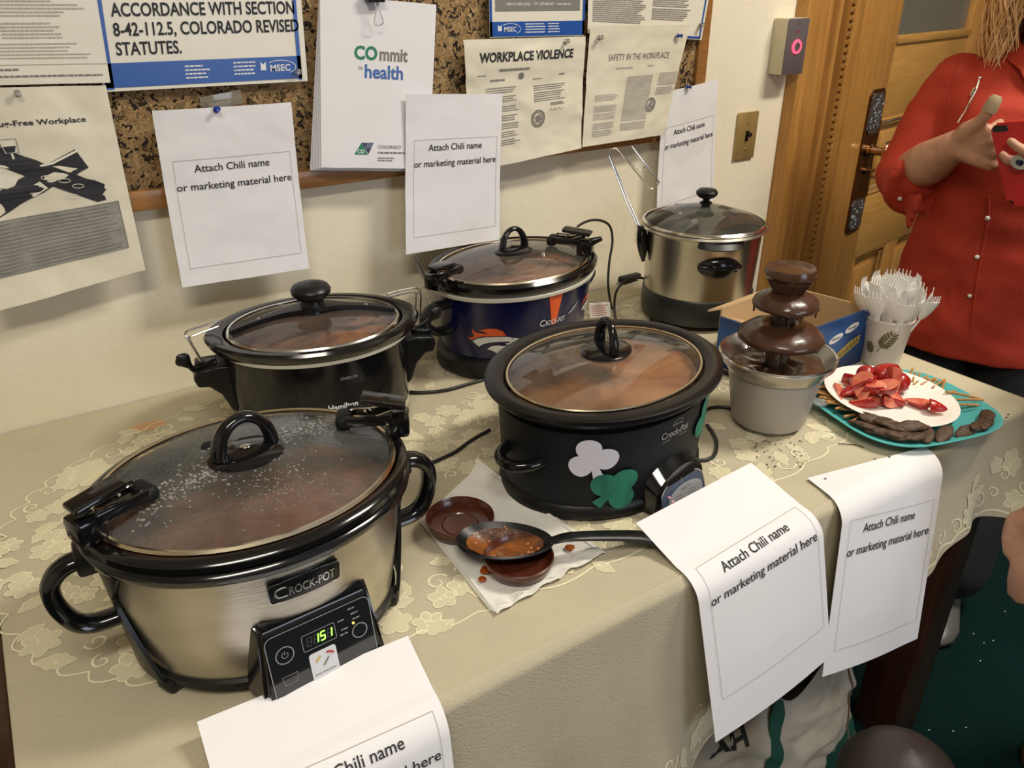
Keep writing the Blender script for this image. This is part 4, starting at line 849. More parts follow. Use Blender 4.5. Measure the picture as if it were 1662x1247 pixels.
g = G(); g.dome(la, lb_, lz, lh, 96, 20); lo = g.make('glass_lid', M_glass, c4)
g = G(); g.oval([(-.0015, -.003), (.0015, -.002), (.002, .001), (.001, .0025), (-.0015, .002)], la, lb_, 96, c=(0, 0, lz)); g.make('lid_rim', M_gold, lo)
arch_handle(lo, lz+lh-.001, ang=1.15, w=.046, h=.036, base=(.036, .031), r=.0058)
for sx in (-1, 1):
    g = G(); g.tube([Vector((sx*(a-.014+.046*sin(t)**.8 if sin(t) > 0 else a-.014), -.030*cos(t), .082)) for t in [PI*i/20 for i in range(21)]], .0078, 12, flat=1.0); g.make('side_handle', M_black, c4)
    g = G(); g.oval([(.030, -.002), (.030, .002)], 0, .0, 4) if False else g.rbox((sx*(a-.012), 0, .082), (.012, .074, .022), .005); g.make('handle_mount', M_blackp, c4)
zk4 = lambda z: .002+.003*(z-.03)/.07 if z < .10 else .005+.002*(z-.10)/.032
def shamrock(nm, t0, z0, d, m, R=.0165, rot=0, par=None):
    g = G(); f = onfront(t0, z0, d, a, b_, zk4)
    for k, (px, py) in enumerate(((0, 1.05), (-1.0, -.25), (1.0, -.2))):
        px2, py2 = px*R*cos(rot)-py*R*sin(rot), px*R*sin(rot)+py*R*cos(rot)
        L = [(px2+R*(1.0+.03*sin(3*t))*cos(t), py2+R*(1.0+.03*sin(3*t))*sin(t)) for t in [i*PI/12 for i in range(24)]]
        nL = len(L); rings = [(px2, py2)]; vs = [f(px2, py2)]
        for q in (.33, .66, 1):
            vs += [f(px2+(x-px2)*q, py2+(y-py2)*q)+Vector((0, -.0002*k, 0)) for x, y in L]
        fs = [(0, i+1, (i+1) % nL+1) for i in range(nL)]+[(1+r_*nL+i, 1+r_*nL+(i+1) % nL, 1+(r_+1)*nL+(i+1) % nL, 1+(r_+1)*nL+i) for r_ in range(2) for i in range(nL)]; g.add(vs, fs)
    st = [(-.15, .1), (.15, .1), (.45, -1.9), (-.45, -1.9)]; g.polymap([(x*R*cos(rot)-y*R*sin(rot), x*R*sin(rot)+y*R*cos(rot)) for x, y in st], f, 2)
    o = g.make(nm, m, None, False, fix=False); return o
M_gpaint = mat('streaky green crayon', (.02, .22, .13), .75, col2=(.01, .12, .08), nscale=70, stretch=(1, 1, .25)); M_sham = mat('lilac white paper', (.66, .64, .72), .8)
def c4world(o, label): o.parent = None; o.matrix_world = Matrix.Translation(c4.location) @ Matrix.Rotation(math.radians(10), 4, 'Z'); return tag(o, label, 'paper shamrock', 'paper shamrocks')
c4world(shamrock('paper_shamrock', math.radians(-138), .096, .0022, M_sham, .0152, .30), 'white paper shamrock taped on the black slow cooker')
c4world(shamrock('paper_shamrock', math.radians(-126), .050, .0028, M_gpaint, .0165, -.80), 'green crayoned shamrock below the white one on the black slow cooker')
c4world(shamrock('paper_shamrock', math.radians(-63), .096, .0030, M_gpaint, .0160, .1), 'green crayoned shamrock at the right end of the black slow cooker')
# knob / smart panel
tp = math.radians(-90); n_ = Vector((cos(tp)/a, sin(tp)/b_, 0)).normalized(); sx_ = Vector((-n_.y, n_.x, 0)); Pc = Vector(((a-.014)*cos(tp), (b_-.014)*sin(tp), 0))
def p4(x, y, z): return Pc+sx_*x+n_*y+Vector((0, 0, z))
g = G(); NU, NV = 24, 14
def hump(u, v):   # dome cowl
    t = PI*u; w_ = .052; x = -w_*cos(t)*(1-.05*v); H_ = .026+.052*sin(t); y = -.005+.034*v; z = .010+(H_)*(1-.34*v)
    return p4(x, y, z if 0 < u < 1 else .008)
g.grid(NU, NV, hump); vs = [hump(i/NU, 1) for i in range(NU+1)]; g.add(vs+[p4(0, .029, .008)], [(i, i+1, NU+1) for i in range(NU)])
po = g.make('panel_cowl', M_black, c4, solid=.002)
def pf4(d): 
    return lambda x, y: p4(x, .031-.30*(y-.03)+d, y)
half = [(-.046, .010), (.046, .010), (.046, .026)]+[(.046*cos(t), .026+.022*sin(t)) for t in [i*PI/12 for i in range(1, 12)]]+[(-.046, .026)]
M_pan4 = mat('blue-grey panel', (.05, .07, .11), .25); M_pan4l = mat('silver panel oval', (.36, .37, .40), .3, .3)
g = G(); g.polymap(half, pf4(.002), 1); fo = g.make('panel_face', M_pan4, po, False, fix=False)
g = G(); g.ribbon(half, .0012, pf4(.0028), True); g.ribbon([(0, .046), (0, .036)], .0008, pf4(.0028)); g.make('panel_outline', M_chrome, fo, False, fix=False)
g = G(); g.polymap([(.040, .011), (.040, .022)]+[(.036*cos(t)+.004, .020+.014*sin(t)) for t in [i*PI/10 for i in range(0, 11)]]+[(-.034, .011)], pf4(.0030), 1); g.make('silver_oval', M_pan4l, fo, False, fix=False)
g = G(); g.text('SMART-POT', pf4(.0036), size=.005, x=.006, y=.0265, bold=.02, width=.020)
for x in (-.012, .016): g.ribbon([(x+.0065*cos(t), .018+.005*sin(t)) for t in [i*PI/8 for i in range(16)]], .0006, pf4(.0036), True)
greek(g, pf4(.0036), -.014, -.009, .018, .001, just=True); greek(g, pf4(.0036), .013, .019, .018, .001, just=True); g.make('printed_symbols', M_inkg, fo, False, fix=False)
M_redl = mat('small red light', (.5, .1, .12), .3, emit=(1, .3, .35), estr=1.2)
for x, y in ((-.030, .028), (-.024, .020)): g = G(); g.ball(pf4(.0034)(x, y), .0013, 8, 6); g.make('indicator_light', M_redl, fo)
g = G(); f4 = onfront(math.radians(-93), .108, .0012, a, b_, zk4); g.text('Crock-Pot', f4, size=.0145, width=.050, y=-.002, sx=.9, bold=.01); g.text('RIVAL', f4, size=.005, y=.0125, width=.020, x=.002); g.ribbon([(-.022, -.007), (.024, -.007)], .0008, f4); g.ribbon([(-.008, .0175), (.002, .021), (.012, .0175)], .0008, f4); g.make('printed_words', M_pang, c4, False)

# 5: round steel cooker ------------------------------------------------------
c5 = thing('round_cooker', 'tall round brushed steel cooker with black knob, by the door frame', 'cooker', (.656, -.233, TZ), math.radians(-27))
M_base = mat('black base plastic', (.015, .015, .014), .4)
g = G(); g.oval([(-.012, .012), (.002, .014), (.004, .03), (.003, .062), (.0, .066)], .108, seg=72, capb=True); g.make('base', M_base, c5)
for t in (.4, 1.97, 3.54, 5.1): g = G(); g.oval([(.012, 0), (.013, .015)], 0, seg=16, c=(.095*cos(t), .095*sin(t), 0), capb=True); g.make('foot', M_base, c5)
g = G(); g.oval([(0, .062), (.0, .07), (.005, .176), (.007, .186)], .108, seg=96); g.make('steel_body', M_steel2, c5)
g = G(); g.oval([(.004, .184), (.010, .186), (.015, .190), (.012, .194), (.004, .194), (-.004, .186), (-.008, .12)], .110, seg=96); g.make('inner_pot_rim', M_steel2, c5)
g = G(); g.dome(.102, .102, .155, 0, 48, 10, f=lambda x, y: .002*noise.noise(Vector((x*40, y*40, 2)))); g.make('chili', M_chili5, c5)
g = G(); g.dome(.117, .117, .196, .030, 72, 20); lo = g.make('glass_lid', glass_mat('dark lid glass', (.80, .84, .80), .14, 10, (.35, .36, .33)), c5)
g = G(); g.oval([(-.002, -.004), (.003, -.002), (.004, .001), (.001, .004), (-.002, .003)], .117, seg=96, c=(0, 0, .197)); g.make('lid_rim', M_chrome, lo)
g = G(); g.oval([(.009, .224), (.008, .229), (.012, .231), (.012, .234), (.006, .236), (.007, .240), (.016, .244), (.0205, .249), (.021, .254), (.016, .259), (.0005, .261)], 0, seg=40); g.make('knob', M_blackp, lo)
g = G(); g.oval([(.0045, 0), (.0005, .002)], 0, seg=12, c=(-.055, -.02, .218)); g.make('vent_rivet', M_chrome, lo)
nh = [(.042*cos(t), .0195*sin(t)) for t in [i*PI/20 for i in range(40)]]
for k in (0, 1):
    g = G(); f5 = lambda x, y, s=1: Vector(((.1125+.012*s*max(0, 1-(x/.044)**2))*cos(-PI/2+PI*k+x/.112), (.1125+.012*s*max(0, 1-(x/.044)**2))*sin(-PI/2+PI*k+x/.112), .136+y))
    g.polymap(nh, lambda x, y: f5(x, y, math.sqrt(max(0, 1-(x/.043)**2-(y/.0205)**2))+.0), 5); g.tube([f5(x*.98, .001, 1.2) for x in [-.041+.082*i/16 for i in range(17)]], .0048, 8); g.make('side_handle', M_black, c5)
g = G(); vs = []
def lip(u, v): t = -PI/2+(u-.5)*.78; r = .112+.018*v*math.sqrt(max(0, 1-(2*u-1)**2)); return Vector((r*cos(t), r*sin(t), .194-.020*v))
g.grid(20, 5, lip); g.make('pouring_lip', M_base, c5, solid=.004)
g = G(); g.rbox((-.002, .108, .196), (.05, .03, .012), .004); g.make('rear_hinge', M_base, c5)
# basket handle clipped on left side
c6 = thing('fry_basket_handle', 'folding steel wire basket handle with black grip beside the round cooker', 'handle', (0, 0, 0))
def cz(px, py): return atp(px, py, (.550, -.185, 1), (.64, .77, 0))
g = G(); pts = [cz(*q) for q in ((1046, 378), (1040, 372), (1022, 330), (988, 249), (990, 243), (1000, 240), (1055, 307), (1063, 305), (1070, 297), (1025, 237))]; g.tube(pts, .0016, 8)
g.tube([cz(1038, 374), cz(1018, 333), cz(988, 252)], .0014, 8); g.tube([cz(1002, 245), cz(1037, 277), cz(1047, 270)], .0014, 8); g.make('wire_loop', M_wire, c6)
g = G(); p0, p1 = cz(1041, 366), cz(1044, 424); g.tube([p0.lerp(p1, t) for t in [i/14 for i in range(15)]], [.004+.0085*sin(PI*min(1, .1+i/14*.95))**.8*(1 if i < 14 else .1) for i in range(15)], 12, flat=.7); g.make('grip', M_black, c6)
def rebase(e, loc):
    loc = Vector(loc); e.location = loc
    for ch in e.children: ch.data.transform(Matrix.Translation(-loc)); 
    for ch in e.children:
        for g_ in ch.children: g_.data.transform(Matrix.Translation(-loc))
rebase(c6, (.535, -.172, .90))
# ------------------------------------------------------------------ chocolate fountain
fx, fy = .420, -.628
cf = thing('chocolate_fountain', 'small chocolate fountain with three dripping tiers and a grey base', 'fountain', (fx, fy, TZ))
M_fb = mat('warm grey plastic body', (.36, .33, .29), .38)
g = G(); g.oval([(-.006, .008), (.001, .010), (.004, .016), (.016, .088), (.017, .098)], .052, seg=72, capb=True); g.make('body', M_fb, cf)
for t in (.9, 3.0, 5.1): g = G(); g.oval([(.008, 0), (.009, .012)], 0, seg=16, c=(.036*cos(t), .036*sin(t), 0), capb=True); g.make('foot', M_fb, cf)
g = G(); g.oval([(-.012, .096), (-.010, .100), (.000, .112), (.002, .119), (.0, .121), (-.003, .119), (-.010, .108), (-.030, .092), (-.05, .088), (-.0799, .087)], .084, seg=96); g.make('steel_bowl', mat('bowl steel', (.42, .40, .37), .26, .9), cf); g = G(); g.oval([(.0, .1195), (.0015, .121), (.0, .1225), (-.002, .121)], .084, seg=96); g.make('bowl_lip', M_chrome, cf)
M_chp = M_choc
def chp(x, y):
    r = math.hypot(x, y); return .0026*noise.noise(Vector((x*60, y*60, 1)))+.002*noise.noise(Vector((x*25, y*25, 7)))-.008*math.exp(-((r-.026)/.010)**2)*(1 if y < .01 else .2)+(.004*max(0, (r-.05)/.026))
g = G(); g.dome(.076, .076, .101, 0, 72, 22, f=chp); g.make('chocolate_pool', M_choc, cf)
M_clear = glass_mat('smeared clear plastic', (.75, .68, .58), .5, 40, (.25, .19, .13))
g = G(); g.oval([(.016, .095), (.015, .150), (.013, .215)], 0, seg=20); g.make('tower_tube', M_clear, cf)
for t in range(6): g = G(); A_ = t*PI/3; g.rbox((.0155*cos(A_), .0155*sin(A_), .150), (.004, .0015, .11), .0006, rz=A_); g.make('tower_rib', M_clear, cf)
def tier(nm, z, r, h, seed):
    g = G(); prof = [(.014, z+h*.55), (.014, z+h*.75), (.018, z+h), (r*.55, z+h*.9), (r*.8, z+h*.62), (r*.96, z+h*.30), (r, z+h*.08), (r*.985, z-h*.10), (r*.9, z-h*.16), (r*.5, z-h*.02), (.015, z+.0)]
    g.oval(prof, 0, seg=72)
    g.v = [(x*(1+.035*noise.noise(Vector((x*50, y*50, seed)))), y*(1+.035*noise.noise(Vector((x*50, y*50, seed)))), q+.0025*noise.noise(Vector((x*45, y*45, seed+q*20)))) for x, y, q in g.v]
    o = g.make(nm, M_choc, cf, ang=80)
    rr_ = random.Random(seed)
    g = G()
    for i in range(rr_.randint(12, 16)):
        t = rr_.uniform(0, 6.28); q = rr_.uniform(.86, .98)*r; l = rr_.uniform(.003, .009); P = Vector((q*cos(t), q*sin(t), z-h*.05)); g.tube([P, P-Vector((0, 0, l*.6)), P-Vector((0, 0, l))], [.0022, .0013, .0016], 7)
    g.make('drip', M_choc, cf)
tier('tier', .146, .062, .024, 3); tier('tier', .197, .047, .022, 9)
g = G(); g.oval([(.020, .214), (.021, .222), (.024, .232), (.031, .237), (.036, .243), (.0355, .250), (.0340, .2535), (.0315, .253), (.028, .250), (.015, .2485), (.0004, .2485)], 0, seg=64, capb=True)
g.v = [(x, y, q+.0012*noise.noise(Vector((x*60, y*60, q*60)))) for x, y, q in g.v]; g.make('top_cup', M_choc, cf)
g = G()
for i in range(4): g.tube([Vector(((.024+.0022*i)*cos(t), (.024+.0022*i)*sin(t), .224+.0036*i)) for t in [k*PI/20 for k in range(40)]], .0018, 6, closed=True)
g.make('chocolate_folds', M_choc, cf)
# crumbs of chocolate on the cloth
g = G(); rc = random.Random(4)
for i in range(34):
    px, py = rc.uniform(1225, 1310), rc.uniform(712, 760); P = atz(px, py, TZ+.002); t = rc.uniform(0, 3.1); l = rc.uniform(.001, .0035); g.tube([P, P+Vector((cos(t)*l, sin(t)*l, 0))], .0008, 5)
P = [atz(x, y, TZ+.002) for x, y in ((1360, 720), (1375, 721), (1390, 722), (1402, 726))]; g.tube(P, .0007, 5)
for x, y in ((1442, 742), (1418, 745), (1338, 777), (1632, 678), (1635, 673)): P = atz(x, y, TZ+.006); g.tube([P, P+Vector((.003, -.001, 0))], .0009, 5)
o = tag(g.make('chocolate_crumbs', M_choc), 'dark chocolate shavings scattered on the cloth in front of the fountain', 'crumbs'); stuff(o)
# ------------------------------------------------------------------ cardboard box
M_card = mat('cardboard', (.50, .34, .18), .8, bump=.05, bscale=80); M_bbox = mat('printed blue carton', (.006, .02, .10), .3, col2=(.01, .09, .30), nscale=6, stretch=(1, 1, 3))
Lc, Fc, Rc = Vector((.511, -.432, 0)), Vector((.530, -.575, 0)), Vector((.735, -.568, 0)); Bc = Lc+Rc-Fc+Vector((-.01, -.0, 0))
bxo = thing('snack_carton', 'open blue printed cardboard carton behind the chocolate fountain', 'box', (Lc+Rc)/2+Vector((0, 0, TZ)))
O_ = bxo.location.copy(); BH = .105
def wallp(nm, A, B, z0, z1, out, m, th=.003):
    g = G(); d = (B-A).normalized(); n_ = Vector((d.y, -d.x, 0))*out; A_, B_ = A-O_, B-O_; A_.z = B_.z = 0
    g.prism([(0, z0), ((B-A).length, z0), ((B-A).length, z1), (0, z1)], 0, th, lambda v: A_+d*v.x+n_*v.z+Vector((0, 0, v.y))); return g.make(nm, m, bxo, False), (lambda x, y, A_=A_, d=d, n_=n_: A_+d*x+n_*(th+.0006)+Vector((0, 0, y)))
_, fL = wallp('side_panel', Lc, Fc, 0.001, BH-.012, 1, M_bbox); _, fR = wallp('side_panel', Fc, Rc, .001, BH, 1, M_bbox)
wallp('side_panel', Rc, Bc, .001, BH, 1, M_card); wallp('side_panel', Bc, Lc, .001, BH+.004, 1, M_card)
g = G(); g.prism([((p-O_).x, (p-O_).y) for p in (Lc, Fc, Rc, Bc)], .0015, .003); g.make('bottom_panel', M_card, bxo, False)
for A, B, k, zz, dz in ((Lc, Fc, -1, BH-.012, .0), (Bc, Lc, -1, BH+.004, -.0)):
    pass
g = G(); q = [(Bc-O_), (Lc-O_), (Lc-O_+Vector((-.022, .012, 0))), (Bc-O_+Vector((.0, .02, 0)))]
for p, z in zip(q, (BH+.004, BH+.002, BH-.001, BH+.004)): p.z = z
g.add(q, [(0, 1, 2, 3)]); g.make('flap', M_card, bxo, False, solid=.003)
g = G(); q = [(Lc-O_), (Fc-O_), (Fc-O_+Vector((.1, .05, 0))), (Lc-O_+Vector((.10, .01, 0)))]
for p, z in zip(q, (BH-.012, BH-.012, BH-.05, BH-.05)): p.z = z
g.add(q, [(0, 1, 2, 3)]); g.make('inner_flap', M_card, bxo, False, solid=.003)
g = G()
for i, (x, y, r) in enumerate(((.112, .070, .2), (.155, .080, .2))):
    L = [(x+.0195*cos(t)*cos(r)-.007*sin(t)*sin(r), y+.0195*cos(t)*sin(r)+.007*sin(t)*cos(r)) for t in [k*PI/12 for k in range(24)]]; g.polymap(L, fR, 0)
for x, y in ((.075, .066), (.045, .035)): g.polymap([(x+.0065*cos(t), y+.015*sin(t)) for t in [k*PI/12 for k in range(24)]], fL, 0)
g.make('white_oval_print', M_whitep, bxo, False, fix=False)
g = G(); fR2 = lambda x, y: fR(x, y)+(fR(0, 0)-fR(0, 0))+Vector((0, -.0006, 0))
for x, y in ((.112, .070), (.155, .080)): greek(g, fR2, x-.012, x+.012, y-.001, .003, just=True)
g.make('small_print', M_inkg, bxo, False, fix=False)
g = G(); g.polymap([(.125, .022), (.185, .045), (.185, .060), (.160, .055), (.125, .040)], fR, 0); g.make('yellow_band', mat('print gold', (.5, .36, .08), .4), bxo, False, fix=False)
g = G()
for i in range(6): g.ribbon([(.130+i*.009, .028+i*.0035), (.132+i*.009, .040+i*.0035), (.136+i*.009, .030+i*.0035)], .0018, fR2)
g.make('dark_lettering', M_ink, bxo, False, fix=False)
# ------------------------------------------------------------------ cup with sporks
cx, cy = .762, -.592
cup = thing('paper_cup', 'white paper cup printed with brown leaves, holding plastic sporks', 'cup', (cx, cy, TZ))
M_cup = mat('cup paper', (.72, .66, .60), .5); M_leaf = mat('olive leaf print', (.12, .11, .03), .5)
g = G(); g.oval([(-.012, .001), (-.0, .001), (.003, .003), (.0125, .088), (.0140, .090), (.0135, .093), (.0115, .092), (.002, .010)], .028, seg=64, capb=True); g.make('cup_wall', M_cup, cup)
def fcup(t0, z0, d=.0006): return lambda x, y: (lambda z: Vector(((.031+.0095*(z-.003)/.085+d)*cos(t0+x/.036), (.031+.0095*(z-.003)/.085+d)*sin(t0+x/.036), z)))(z0+y)
def leafprint(t0, z0, s, rot):
    s *= 1.35
    g = G(); f = fcup(t0, z0); Rm = lambda x, y: ((x*cos(rot)-y*sin(rot))*s, (x*sin(rot)+y*cos(rot))*s)
    for k in range(6):
        for sg in (-1, 1):
            y0 = -.8+.27*k; w_ = .62*math.sqrt(max(.05, 1-((y0+.25)/1.05)**2)); g.polymap([Rm(*p) for p in ((sg*.05, y0), (sg*w_, y0+.32), (sg*w_*.93, y0+.52), (sg*.05, y0+.22))], f, 1)
    g.ribbon([Rm(0, -1.4), Rm(0, -.6), Rm(.02, 1.05)], s*.07, f); return g.make('leaf_print', M_leaf, cup, False, fix=False)
ta = math.atan2(-.72, -1.26)
leafprint(ta+.10, .057, .0145, -.5); leafprint(ta-.62, .038, .009, .3)
g = G(); g.ribbon([(x, .004*sin(x*300)) for x in [-.02+.04*i/14 for i in range(15)]], .0006, fcup(ta-.2, .045)); g.make('vine_print', M_leaf, cup, False, fix=False)
def spork():
    t = bpy.data.objects.new('plastic_spork', None); COL.objects.link(t); g = G()
    def hd(u, v):  # head bowl from z .11 to .16
        z = .105+.036*v; w_ = .0165*math.sin(PI*(.12+.60*v))**.7; x = (u-.5)*2*w_; return Vector((x, -.005*(1-(2*u-1)**2)*sin(PI*(.15+.7*v)), z))
    g.grid(8, 8, hd); 
    for k in range(4): x = -.009+.006*k; g.add([(x-.0017, -.002, .139), (x+.0017, -.002, .139), (x+.0006, .002, .151), (x-.0006, .002, .151)], [(0, 1, 2, 3)])
    h = g.make('head', M_white, t, solid=.0012, fix=False)
    g = G(); g.grid(2, 6, lambda u, v: Vector(((u-.5)*.007*(1-.2*v), -.0012*(u*(1-u))*4, .002+.105*v))); g.make('handle', M_white, t, solid=.0014, fix=False); return t
sp0 = spork(); rs = random.Random(12)
splabels = 'white plastic spork standing in the paper cup'
for i in range(24):
    if i == 0: s = sp0
    else:
        s = sp0.copy(); COL.objects.link(s)
        for ch in sp0.children: c = ch.copy(); COL.objects.link(c); c.parent = s
    k = i/24; A_ = i*2.4; rad = .026*math.sqrt(k); s.location = (cx+rad*.35*cos(A_), cy+rad*.35*sin(A_), TZ+.004+(.014 if i < 10 else .0))
    tl = .05+.36*math.sqrt(k); ax = Vector((-sin(A_), cos(A_), 0)); s.rotation_euler = (Matrix.Rotation(tl, 4, ax) @ Matrix.Rotation(A_+PI/2+rs.uniform(-.4, .4), 4, 'Z')).to_euler()
    tag(s, 'white plastic spork '+('upright in the middle of the paper cup' if tl < .2 else 'leaning '+['right', 'back', 'left', 'front'][int(((math.atan2(sin(A_), cos(A_))+PI*.85) % (2*PI))/(PI/2)) % 4]+' over the rim of the paper cup'), 'spork', 'sporks in the paper cup')
# ------------------------------------------------------------------ plates and food
pc = Vector((.617, -.727, TZ)); pr_ = math.radians(-14)
tp_ = thing('turquoise_plate', 'rounded square turquoise plate at the table corner', 'plate', pc, pr_)
g = G(); g.oval([(-.05, .003), (-.045, .001), (-.03, .002), (-.012, .010), (.0, .016), (.001, .018), (-.002, .0185), (-.014, .013), (-.032, .0055), (-.06, .004), (-.1155, .004)], .128, .116, 96, p=3.2); g.make('dish', M_turq, tp_)
wp = Vector((.613, -.706, TZ+.020))
wpl = thing('white_plate', 'round white paper plate of cut strawberries, resting on the turquoise plate', 'plate', wp)
wpl.rotation_euler = (math.radians(3), math.radians(2), 0)
g = G(); g.oval([(-.04, .001), (-.03, .001), (-.012, .004), (.0, .008), (.0008, .009), (-.001, .0095), (-.013, .0055), (-.03, .0025), (-.0999, .0025)], .100, .100, 96); g.make('dish', M_wplate, wpl)
g = G()
for i in range(5): P = Vector((rs.uniform(.035, .07), rs.uniform(-.05, .0), .0045)); g.ball(P, (.0012, .0008, .0005), 6, 4)
g.make('chocolate_specks', M_choc, wpl)
# strawberries
M_st = mat('strawberry', (.42, .014, .010), .25, noise_amt=.35, nscale=40, bump=.3, bscale=300, coat=.3); M_stc = mat('cut strawberry flesh', (.74, .26, .16), .35, col2=(.52, .05, .03), nscale=70, coat=.3); M_seed = mat('seed', (.6, .38, .1), .5)
def berry(kind, seed):
    t = bpy.data.objects.new('strawberry_piece', None); COL.objects.link(t); rr_ = random.Random(seed)
    bm = bmesh.new(); bmesh.ops.create_icosphere(bm, subdivisions=3, radius=1)
    for v in bm.verts: z = v.co.z; k = (.62+.38*max(-1, min(1, (z+.3)/1.1))) if z < .8 else .9; v.co = Vector((v.co.x*.0125*k*1.05, v.co.y*.0125*k*1.05, z*.0165)); v.co *= 1+.05*noise.noise(v.co*120+Vector((seed, 0, 0)))
    cuts = {'half': [((0, 0, 0), (0, 1, 0))], 'quarter': [((0, 0, 0), (0, 1, 0)), ((0, 0, 0), (1, .15, 0))], 'slice': [((0, .003, 0), (0, 1, 0)), ((0, -.003, 0), (0, -1, 0))], 'chunk': [((0, 0, .004), (0, .3, 1)), ((0, .002, 0), (0, 1, .1))]}[kind]
    for p, n_ in cuts:
        r = bmesh.ops.bisect_plane(bm, geom=bm.verts[:]+bm.edges[:]+bm.faces[:], plane_co=p, plane_no=n_, clear_outer=True)
        ed = [e for e in bm.edges if e.is_boundary]
        if ed:
            nf = bmesh.ops.edgeloop_fill(bm, edges=ed)['faces']
            for f_ in nf: f_.material_index = 1
    me = bpy.data.meshes.new('berry_flesh'); bm.to_mesh(me); bm.free(); me.materials.append(M_st); me.materials.append(M_stc)
    for p in me.polygons: p.use_smooth = p.material_index == 0
    o = bpy.data.objects.new('flesh', me); COL.objects.link(o); o.parent = t; return t
kinds = ['half', 'quarter', 'chunk', 'quarter', 'half', 'chunk']; protos = [berry(k, i) for i, k in enumerate(kinds)]; used = set()
spots = []
rs = random.Random(21)
for i in range(34):   # heap: pixel-free layout in plate space
    if i < 22: A_ = rs.uniform(0, 6.28); q = math.sqrt(rs.random()); x, y, z = -.028+.056*q*cos(A_), .014+.050*q*sin(A_), .013+.004*rs.random()
    elif i < 32: A_ = rs.uniform(0, 6.28); q = math.sqrt(rs.random()); x, y, z = -.024+.040*q*cos(A_), .024+.036*q*sin(A_), .031+.007*rs.random()
    elif i == 32: x, y, z = .012, -.040, .010
    else: x, y, z = .014, -.064, .009
    spots.append((x, y, z))
for i, (x, y, z) in enumerate(spots):
    k = i % 6 if i < 32 else (2 if i == 33 else 0); p = protos[k]
    if k not in used: s = p; used.add(k)
    else:
        s = p.copy(); COL.objects.link(s)
        for ch in p.children: c = ch.copy(); COL.objects.link(c); c.parent = s
    s.location = wp+Vector((x, y, z)); s.scale = (rs.uniform(1.4, 1.8) if i < 32 else 1.2,)*3
    s.rotation_euler = ((PI/2+rs.gauss(0, .45)) if i % 3 else rs.uniform(0, 6.28), rs.uniform(-.4, .4), rs.uniform(0, 6.28)) if i < 32 else (PI/2*(1 if i == 32 else -1), 0, .6)
    if i < 32: tag(s, ('top' if z > .02 else 'bottom')+' layer '+['red strawberry half', 'quartered red strawberry', 'chunk of red strawberry', 'quartered red strawberry', 'red strawberry half', 'chunk of red strawberry'][k]+(' on the left of the heap' if x < -.025 else ' on the right of the heap'), 'strawberry', 'strawberry pieces heaped on the white plate')
    else: tag(s, ['dark red strawberry half lying apart at the front of the white plate', 'thin bright strawberry slice lying alone nearest the white plate edge'][i-32], 'strawberry', 'loose strawberries on the white plate')
# pretzel sticks around the rear and right rim
M_pret = mat('pretzel crust', (.55, .27, .07), .5, noise_amt=.45, nscale=60, bump=.2, bscale=200)
g = G(); g.tube([(-.028, 0, 0), (-.026, 0, 0), (0, .0004, .0004), (.026, 0, 0), (.028, 0, 0)], [.0012, .0018, .0020, .0018, .0012], 7); pz = g.make('pretzel_stick', M_pret); g0 = True
rp_ = random.Random(8); n_p = 0
def plate_rim(t, d=0): 
    ct, st = cos(t), sin(t); x, y = (.128+d)*math.copysign(abs(ct)**(2/3.2), ct), (.116+d)*math.copysign(abs(st)**(2/3.2), st)
    return pc+Vector((x*cos(pr_)-y*sin(pr_), x*sin(pr_)+y*cos(pr_), 0))
lst = [(t, 'b') for t in [1.15+.040*i for i in range(52)]]+[(t, 'r') for t in [-.25+.085*i for i in range(15)]]
for t, k in lst:
    s = pz if n_p == 0 else pz.copy()
    if n_p: COL.objects.link(s)
    P = plate_rim(t, -.030+rp_.uniform(-.010, .006)); ctr = Vector((P.x-wp.x, P.y-wp.y, 0)); a_ = math.atan2(ctr.y, ctr.x)+rp_.gauss(0, .35); s.location = P+Vector((0, 0, .017+rp_.uniform(0, .010))); s.rotation_euler = (0, -.10+rp_.uniform(-.12, .12), a_); s.scale = (rp_.uniform(.6, .9), 1.1, 1.1)
    tag(s, 'thin brown pretzel stick '+('behind the cup foot, on the back rim' if t < 1.9 else 'on the back left rim' if t < 2.6 else 'on the left rim beside the fountain')+' of the turquoise plate' if k == 'b' else 'thin brown pretzel stick on the right side of the turquoise plate', 'pretzel', 'pretzel sticks on the back rim' if k == 'b' else 'pretzel sticks on the right side'); n_p += 1
M_cook = mat('chocolate coated snack', (.09, .045, .022), .6, noise_amt=.4, nscale=40, bump=.5, bscale=120)
bm = bmesh.new(); bmesh.ops.create_icosphere(bm, subdivisions=3, radius=1)
for v in bm.verts: v.co = Vector((v.co.x*.021, v.co.y*.0095, v.co.z*.0042)); v.co += v.co.normalized()*.0022*noise.noise(v.co*170)
me = bpy.data.meshes.new('thin'); bm.to_mesh(me); bm.free(); me.materials.append(M_cook); me.polygons.foreach_set('use_smooth', [True]*len(me.polygons))
ck = bpy.data.objects.new('chocolate_thin', me); COL.objects.link(ck)
